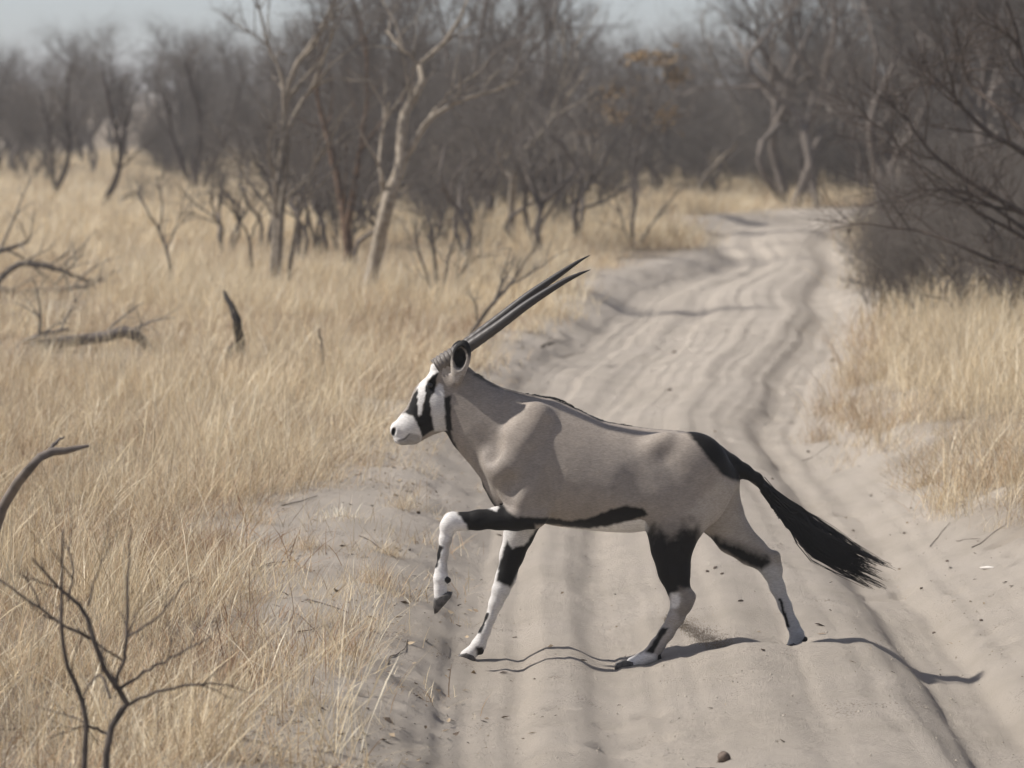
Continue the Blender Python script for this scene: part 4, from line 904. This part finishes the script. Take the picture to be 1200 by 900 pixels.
tallp = lambda x, y: left(x, y) * (1 - near_wood(x, y)) * (.05 + .95 * patch(x, y, .9, 83, -.05, .3)) * (1 - .45 * sstep(20, 26, y)) * (1 - .75 * brownp(x, y)) * (1 - .75 * np.exp(-((y - 21.8) / 2.3) ** 2) * sstep(-2.4, -1.0, x))
sow(2500, -5.2, -.3, 13.2, 32, tallp, ['tall'], .45, 1.35)
sow(3400, -5.2, -.3, 13.2, 32, lambda x, y: left(x, y) * (.15 + .85 * patch(x, y, .8, 85)) * (1 - .7 * brownp(x, y)), ['mid'], .5, 1.35)
sow(700, -5.2, -.3, 13.2, 45, lambda x, y: left(x, y) * patch(x, y, 1.4, 89), ['stalk'], .6, 1.0)
sow(2600, -6, -.2, 15, 48, lambda x, y: left(x, y) * brownp(x, y) * (.5 + .5 * sstep(17, 22, y)), ['brown'], .6, 1.25)
sow(900, -2.6, -.3, 14, 27, lambda x, y: sstep(-1.3, -1.45, road_s(x, y)) * (.1 + .9 * patch(x, y, .45, 92, .0, .3)) * .8, ['mat', 'flat', 'mid'], .4, .9)
sow(2600, -5.2, -.3, 13.2, 34, lambda x, y: left(x, y) * (.2 + .8 * patch(x, y, 1.0, 88)), ['flat'], .6, 1.2)
sow(5200, -5.2, 0.0, 13.2, 34, lambda x, y: np.clip(left(x + .12, y) * (.15 + .85 * patch(x, y, .9, 90)) + .05 * sstep(-.9, -1.3, road_s(x, y)), 0, 1), ['mat'], .6, 1.3)
sow(3600, -820, 60, 30, 62, lambda x, y: (1 - near_wood(x, y)) * left(x, y) * (.06 + .94 * patch(x, y, 1.5, 83, -.15, .3)) * (1 - .6 * brownp(x, y)), ['far', 'tall'], .5, 1.15, True)
sow(7500, -820, 120, 30, 62, lambda x, y: left(x, y) * (1 - .6 * near_wood(x, y)) * (1 - .65 * brownp(x, y)), ['farlow', 'mid', 'flat'], .6, 1.2, True)
sow(7000, -820, 420, 58, 135, lambda x, y: (left(x, y) + right(x, y)) * (.25 + .75 * patch(x, y, 4)), ['far'], .7, 1.25, True)
sow(5000, -820, 420, 58, 135, lambda x, y: left(x, y) + right(x, y), ['farlow'], .9, 1.6, True)
sow(2300, 2.2, 7.5, 20, 42, lambda x, y: right(x, y) * (.25 + .75 * patch(x, y, 1.2, 86)), ['tall'], .7, 1.35)
sow(2400, 2.0, 7.5, 20, 42, lambda x, y: right(x + .1, y), ['mid', 'mat'], .6, 1.1)
sow(4000, 230, 820, 40, 85, lambda x, y: right(x, y) * (.3 + .7 * patch(x, y, 2, 87)), ['far', 'farlow'], .6, 1.1, True)
sow(5000, -1500, -820, 30, 62, lambda x, y: .25 + .75 * patch(x, y, 2.2), ['far', 'farlow'], .6, 1.2, True)
sow(6000, -1500, -820, 58, 135, lambda x, y: .25 + .75 * patch(x, y, 4), ['far', 'farlow'], .8, 1.4, True)
sow(2500, 820, 1300, 24, 85, lambda x, y: right(x, y) * (.3 + .7 * patch(x, y, 2, 87)), ['far', 'farlow'], .6, 1.1, True)
sow(1500, -9, -5.2, 13.2, 32, lambda x, y: .2 + .8 * patch(x, y), ['far', 'mid'], .6, 1.1)
pts = np.concatenate(pts); idx = np.concatenate(idx); rot = np.concatenate(rot); scl = np.concatenate(scl)
gm = bpy.data.meshes.new('dry_grass'); gm.vertices.add(len(pts)); gm.vertices.foreach_set('co', pts.astype(np.float32).ravel())
a = gm.attributes.new('idx', 'INT', 'POINT'); a.data.foreach_set('value', idx.astype(np.int32))
a = gm.attributes.new('rot', 'FLOAT_VECTOR', 'POINT'); a.data.foreach_set('vector', rot.astype(np.float32).ravel())
a = gm.attributes.new('scl', 'FLOAT', 'POINT'); a.data.foreach_set('value', scl.astype(np.float32))
go = tag(link('dry_grass', gm), 'golden dry grass covering the ground on both sides of the track', 'grass', kind='stuff')
ng = bpy.data.node_groups.new('scatter_grass', 'GeometryNodeTree')
ng.interface.new_socket('Geometry', in_out='INPUT', socket_type='NodeSocketGeometry'); ng.interface.new_socket('Geometry', in_out='OUTPUT', socket_type='NodeSocketGeometry')
gi = ng.nodes.new('NodeGroupInput'); gou = ng.nodes.new('NodeGroupOutput'); ins = ng.nodes.new('GeometryNodeInstanceOnPoints')
ci = ng.nodes.new('GeometryNodeCollectionInfo'); ci.inputs['Collection'].default_value = coll; ci.inputs['Separate Children'].default_value = True; ci.inputs['Reset Children'].default_value = True
def na(n, t):
    x = ng.nodes.new('GeometryNodeInputNamedAttribute'); x.data_type = t; x.inputs['Name'].default_value = n; return x.outputs[0]
ng.links.new(gi.outputs[0], ins.inputs['Points']); ng.links.new(ci.outputs[0], ins.inputs['Instance']); ins.inputs['Pick Instance'].default_value = True
ng.links.new(na('idx', 'INT'), ins.inputs['Instance Index']); ng.links.new(na('rot', 'FLOAT_VECTOR'), ins.inputs['Rotation']); ng.links.new(na('scl', 'FLOAT'), ins.inputs['Scale'])
ng.links.new(ins.outputs[0], gou.inputs[0])
md = go.modifiers.new('scatter', 'NODES'); md.node_group = ng

# ------------------------------------------------------------------ tussocks, stones, litter, kicked sand
rng = np.random.default_rng(123)
TUS = []
for i in range(4):
    V, Q, C = blades(190, rng, .10, .42, .10, .6, .0032, .3, (BROWN + STRAW[:2]) if i < 2 else (STRAW + BROWN[:2]), wind=(.05, 0)); TUS.append(mesh_np('tussock_blades', V, Q, {'Col': C}, False))
V, Q, C = blades(70, rng, .04, .13, .05, .4, .005, .2, [(.78, .74, .65), (.70, .64, .52)], wind=(0, 0)); TUS.append(mesh_np('tussock_blades', V, Q, {'Col': C}, False))
def tuft(px, py, i, s_, label, group=None, z=.1):
    Y = GY(py, z); b = P(px, py, Y); o = link('grass_tussock', TUS[i], M_STRAW); o.location = gloc(b[0], Y); o.rotation_euler.z = rng.random() * 6.28; o.scale = (s_,) * 3
    tag(o, label, 'grass', group)
for px, py, i, s_ in ((975, 478, 0, 1.1), (996, 492, 1, 1.3), (1016, 505, 0, 1.0), (962, 502, 1, .8), (1040, 515, 0, 1.2), (1010, 455, 1, 1.4), (1030, 430, 0, 1.6), (1020, 405, 1, 1.6)):
    tuft(px, py, i, s_, 'low brownish grass tussock on the sandy lip of the right verge', 'tussocks on the lip of the right verge', .08)
for px, py, i, s_ in ((1085, 560, 2, 1.0), (1120, 585, 3, 1.2), (1160, 580, 0, 1.3), (1195, 585, 1, 1.2)):
    tuft(px, py, i, s_, 'straw coloured grass tussock hanging over the bare right bank', 'tussocks over the right bank', .15)
tuft(395, 612, 4, 1.0, 'short bleached grass tuft on bare sand left of the track', None, .2)
for px, py, i, s_ in ((440, 700, 0, .55), (300, 640, 2, .6), (360, 665, 1, .5), (455, 660, 3, .45), (470, 610, 2, .5), (405, 780, 1, .7)):
    tuft(px, py, i, s_, 'small grass tuft on the bare sandy slope left of the track', 'tufts on the left sandy slope', .12)
M_STONE = mat_bark('dark_stone', (.07, .055, .045), (.17, .135, .11), 40)
M_CHIP = mat_bark('white_chip', (.6, .57, .52), (.78, .75, .70), 30)
def rock(name, px, py, size, label, mat, z=.05, cat='stone', group=None, seed=0):
    rg = np.random.default_rng(seed); Y = GY(py, z); b = P(px, py, Y); V, Q = sphere((0, 0, 0), 1, 14, 9)
    V = V * (1 + .35 * (vnoise(V[:, 0] * 1.7 + seed, V[:, 1] * 1.7 + V[:, 2], seed)))[:, None] * np.array(size) / 2
    o = link(name, mesh_np(name, V, Q), mat); g = gloc(b[0], Y); o.location = (g[0], g[1], g[2] + size[2] * .22); o.rotation_euler = (rg.normal() * .2, rg.normal() * .2, rg.random() * 6)
    tag(o, label, cat, group)
rock('dark_stone', 848, 882, (.085, .05, .05), 'small dark stone lying on the near sand ridge of the track', M_STONE, .07, seed=3)
rock('wood_chip', 1158, 661, (.09, .03, .02), 'white chip lying on the right sand bank', M_CHIP, .1, 'chip', seed=4)
for k, (px, py) in enumerate(((785, 458), (790, 408), (1013, 410), (975, 415))):
    rock('dark_stone', px, py, (.055, .045, .03), 'dark clod lying on the pale sand of the distant track', M_STONE, .05, 'clod', 'clods on the distant track', 10 + k)
for k, (px, py) in enumerate(((829, 676), (838, 674), (846, 683), (868, 716))):
    rock('dropping', px, py, ((.022 + .02 * (k % 2)), .018, .012), 'small dark dropping on the sand behind the hind legs', M_STONE, .05, 'dropping', 'droppings behind the hind legs', 20 + k)
for k, (px, py) in enumerate(((1036, 655), (1080, 655), (905, 545), (1110, 640), (1000, 585), (1150, 700), (1095, 690), (1060, 600))):
    rock('pebble', px, py, (.022, .018, .014), 'tiny dark pebble on the smooth right sand bank', M_STONE, .12, 'pebble', 'pebbles on the right bank', 30 + k)
def stick(px, py, px2, py2, r, label, z=.1, group=None, mat=None):
    Y = GY(py, z); a = P(px, py, Y); Yb = GY(py2, z); b = P(px2, py2, Yb); base = np.array(gloc(a[0], Y)); m = [a[:2] + (b[:2] - a[:2]) * t for t in np.linspace(0, 1, 6)]
    pts_ = np.array([(*(np.array([q[0] + rng.normal() * .006, q[1] + rng.normal() * .01, ground_z(q[0], q[1]) + r * (1.0 + 1.2 * rng.random())]) - base), r * (1 - .5 * i / 5)) for i, q in enumerate(m)])
    c = catmull(pts_, 14); V, Q = tubes(c[None, :, :3], c[None, :, 3], 6); o = link('stick', mesh_np('stick', V, Q), mat or M_GREY); o.location = tuple(base); tag(o, label, 'stick', group)
stick(818, 888, 868, 898, .003, 'thin dry stick beside the dark stone on the near track', .07)
for a in ((1140, 640, 1185, 628), (1120, 628, 1150, 634), (940, 515, 975, 505), (1090, 625, 1112, 612), (985, 640, 1000, 630)):
    stick(*a, .0026, 'thin dry stick lying on the pale sand of the right bank', .1, 'sticks on the right bank')
for a in ((300, 690, 352, 672), (360, 720, 410, 735), (420, 640, 462, 655), (330, 610, 372, 600), (455, 770, 480, 742), (345, 760, 385, 748)):
    stick(*a, .0035, 'dry twig lying on the sandy slope left of the track', .15, 'twigs on the left sandy slope')
# litter: crumbs of leaf, bark and straw
n = 26000; y = 14 + 26 * rng.random(n) ** 1.4; x = -3.2 + 8.4 * rng.random(n)
s_ = road_s(x, y); edge = .8 * np.exp(-((s_ + 1.6) / .5) ** 2) + 1.0 * np.exp(-((s_ + 1.25) / .1) ** 2) + .35 * np.exp(-((s_ - 1.95) / .5) ** 2) + .05
k = rng.random(n) < edge * (.3 + 1.2 * sstep(-.1, .3, fbm(x / .5, y / .6, 95, 3))); x, y = x[k], y[k]; n = len(x)
z = ground_z(x, y) + .004; az = rng.random(n) * 6.28; L_ = .004 + .026 * rng.random(n) ** 3.5; W_ = np.minimum(L_ * (.15 + .5 * rng.random(n)), .012); d = np.stack([np.cos(az), np.sin(az), rng.normal(size=n) * .25], 1); e = np.stack([-np.sin(az), np.cos(az), rng.normal(size=n) * .3], 1); c = np.stack([x, y, z], 1)
V = np.stack([c - d * L_[:, None], c - e * W_[:, None], c + d * L_[:, None], c + e * W_[:, None] + np.array([0, 0, .004])], 1).reshape(-1, 3)
pal = np.array([(.10, .075, .055), (.20, .15, .10), (.42, .33, .22), (.07, .055, .045), (.32, .25, .17)])[rng.integers(0, 5, n)] * (.7 + .6 * rng.random((n, 1)))
tag(link('leaf_litter', mesh_np('leaf_litter', V, np.arange(4 * n).reshape(n, 4), {'Col': np.repeat(pal, 4, 0)}, False), M_LITTER), 'crumbs of leaf and bark scattered along the track edges', 'litter', kind='stuff')
# small crumbs of caked sand on the track
n = 36000; y = 14 + 22 * rng.random(n) ** 1.5; x = -1.6 + 5.4 * rng.random(n); s_ = road_s(x, y)
k = rng.random(n) < (.10 + .9 * sstep(-.05, .35, fbm(x / .45, y / .7, 97, 3))) * (s_ > -2.2); x, y = x[k], y[k]; n = len(x); r = .0016 + .006 * rng.random(n) ** 8
c = np.stack([x, y, ground_z(x, y) + r * .2], 1); O6 = np.array([(1, 0, 0), (0, 1, 0), (-1, 0, 0), (0, -1, 0), (0, 0, .8)]); jt = 1 + .35 * rng.normal(size=(n, 5, 1)).clip(-1.5, 1.5)
V = (c[:, None] + O6[None] * jt * r[:, None, None]).reshape(-1, 3); F5 = np.array([(0, 1, 4), (1, 2, 4), (2, 3, 4), (3, 0, 4)]); F = (F5[None] + 5 * np.arange(n)[:, None, None]).reshape(-1, 3)
tag(link('sand_crumbs', mesh_np('sand_crumbs', V, F, {'Col': np.repeat(np.array([.41, .36, .295]) * (.7 + .45 * rng.random((n, 1))), 5, 0)}, False), M_LITTER), 'small crumbs of caked sand strewn over the track', 'sand', kind='stuff')
# sand thrown up by the near hind foot
n = 12000; t = rng.random(n) ** .8; line = catmull([(778, 721, 30), (796, 727, 30), (815, 738, 29), (835, 750, 28), (858, 757, 26), (905, 761, 22)], 200)
wd = np.interp(t, [0, .3, .6, .8, 1], [3, 5, 6.5, 6, 3.5]); p = line[(t * 199).astype(int)] + rng.normal(size=(n, 3)) * wd[:, None] * np.array([1, .8, 1.2])
st2 = rng.random(n) < .25; p[st2] += rng.normal(size=(st2.sum(), 3)) * np.array([9, 6, 8]) - np.array([0, 4, 0])
c = B2W(p); r = .0006 + .0013 * rng.random(n) ** 3
T4 = np.array([(1, 1, 1), (-1, -1, 1), (-1, 1, -1), (1, -1, -1)]) * .8; V = (c[:, None] + T4[None] * r[:, None, None]).reshape(-1, 3)
F4 = np.array([(0, 1, 2), (0, 3, 1), (0, 2, 3), (1, 3, 2)]); F = (F4[None] + 4 * np.arange(n)[:, None, None]).reshape(-1, 3)
tag(link('kicked_sand', mesh_np('kicked_sand', V, F, {'Col': np.tile([.34, .265, .18], (len(V), 1))}, False), M_LITTER), 'spray of sand thrown up behind the near hind foot', 'sand', kind='stuff')

# ------------------------------------------------------------------ dusty air
def haze():
    m = bpy.data.materials.new('dusty_air'); m.use_nodes = True; N = m.node_tree.nodes; N.remove(N['Principled BSDF'])
    v = N.new('ShaderNodeVolumePrincipled'); v.inputs['Color'].default_value = (.96, .95, .93, 1); v.inputs['Density'].default_value = .0010; v.inputs['Anisotropy'].default_value = .2
    m.node_tree.links.new(v.outputs[0], N['Material Output'].inputs['Volume'])
    x0, x1, y0, y1, z0, z1 = -6400, 6400, -3300, 6400, -1.4, 9.5
    V = np.array([(x, y, z) for z in (z0, z1) for y in (y0, y1) for x in (x0, x1)])
    Q = np.array([(0, 2, 3, 1), (4, 5, 7, 6), (0, 1, 5, 4), (2, 6, 7, 3), (0, 4, 6, 2), (1, 3, 7, 5)])
    tag(link('haze', mesh_np('haze', V, Q, None, False), m), 'thin dusty haze in the air over the bush', 'haze', kind='stuff')
haze()
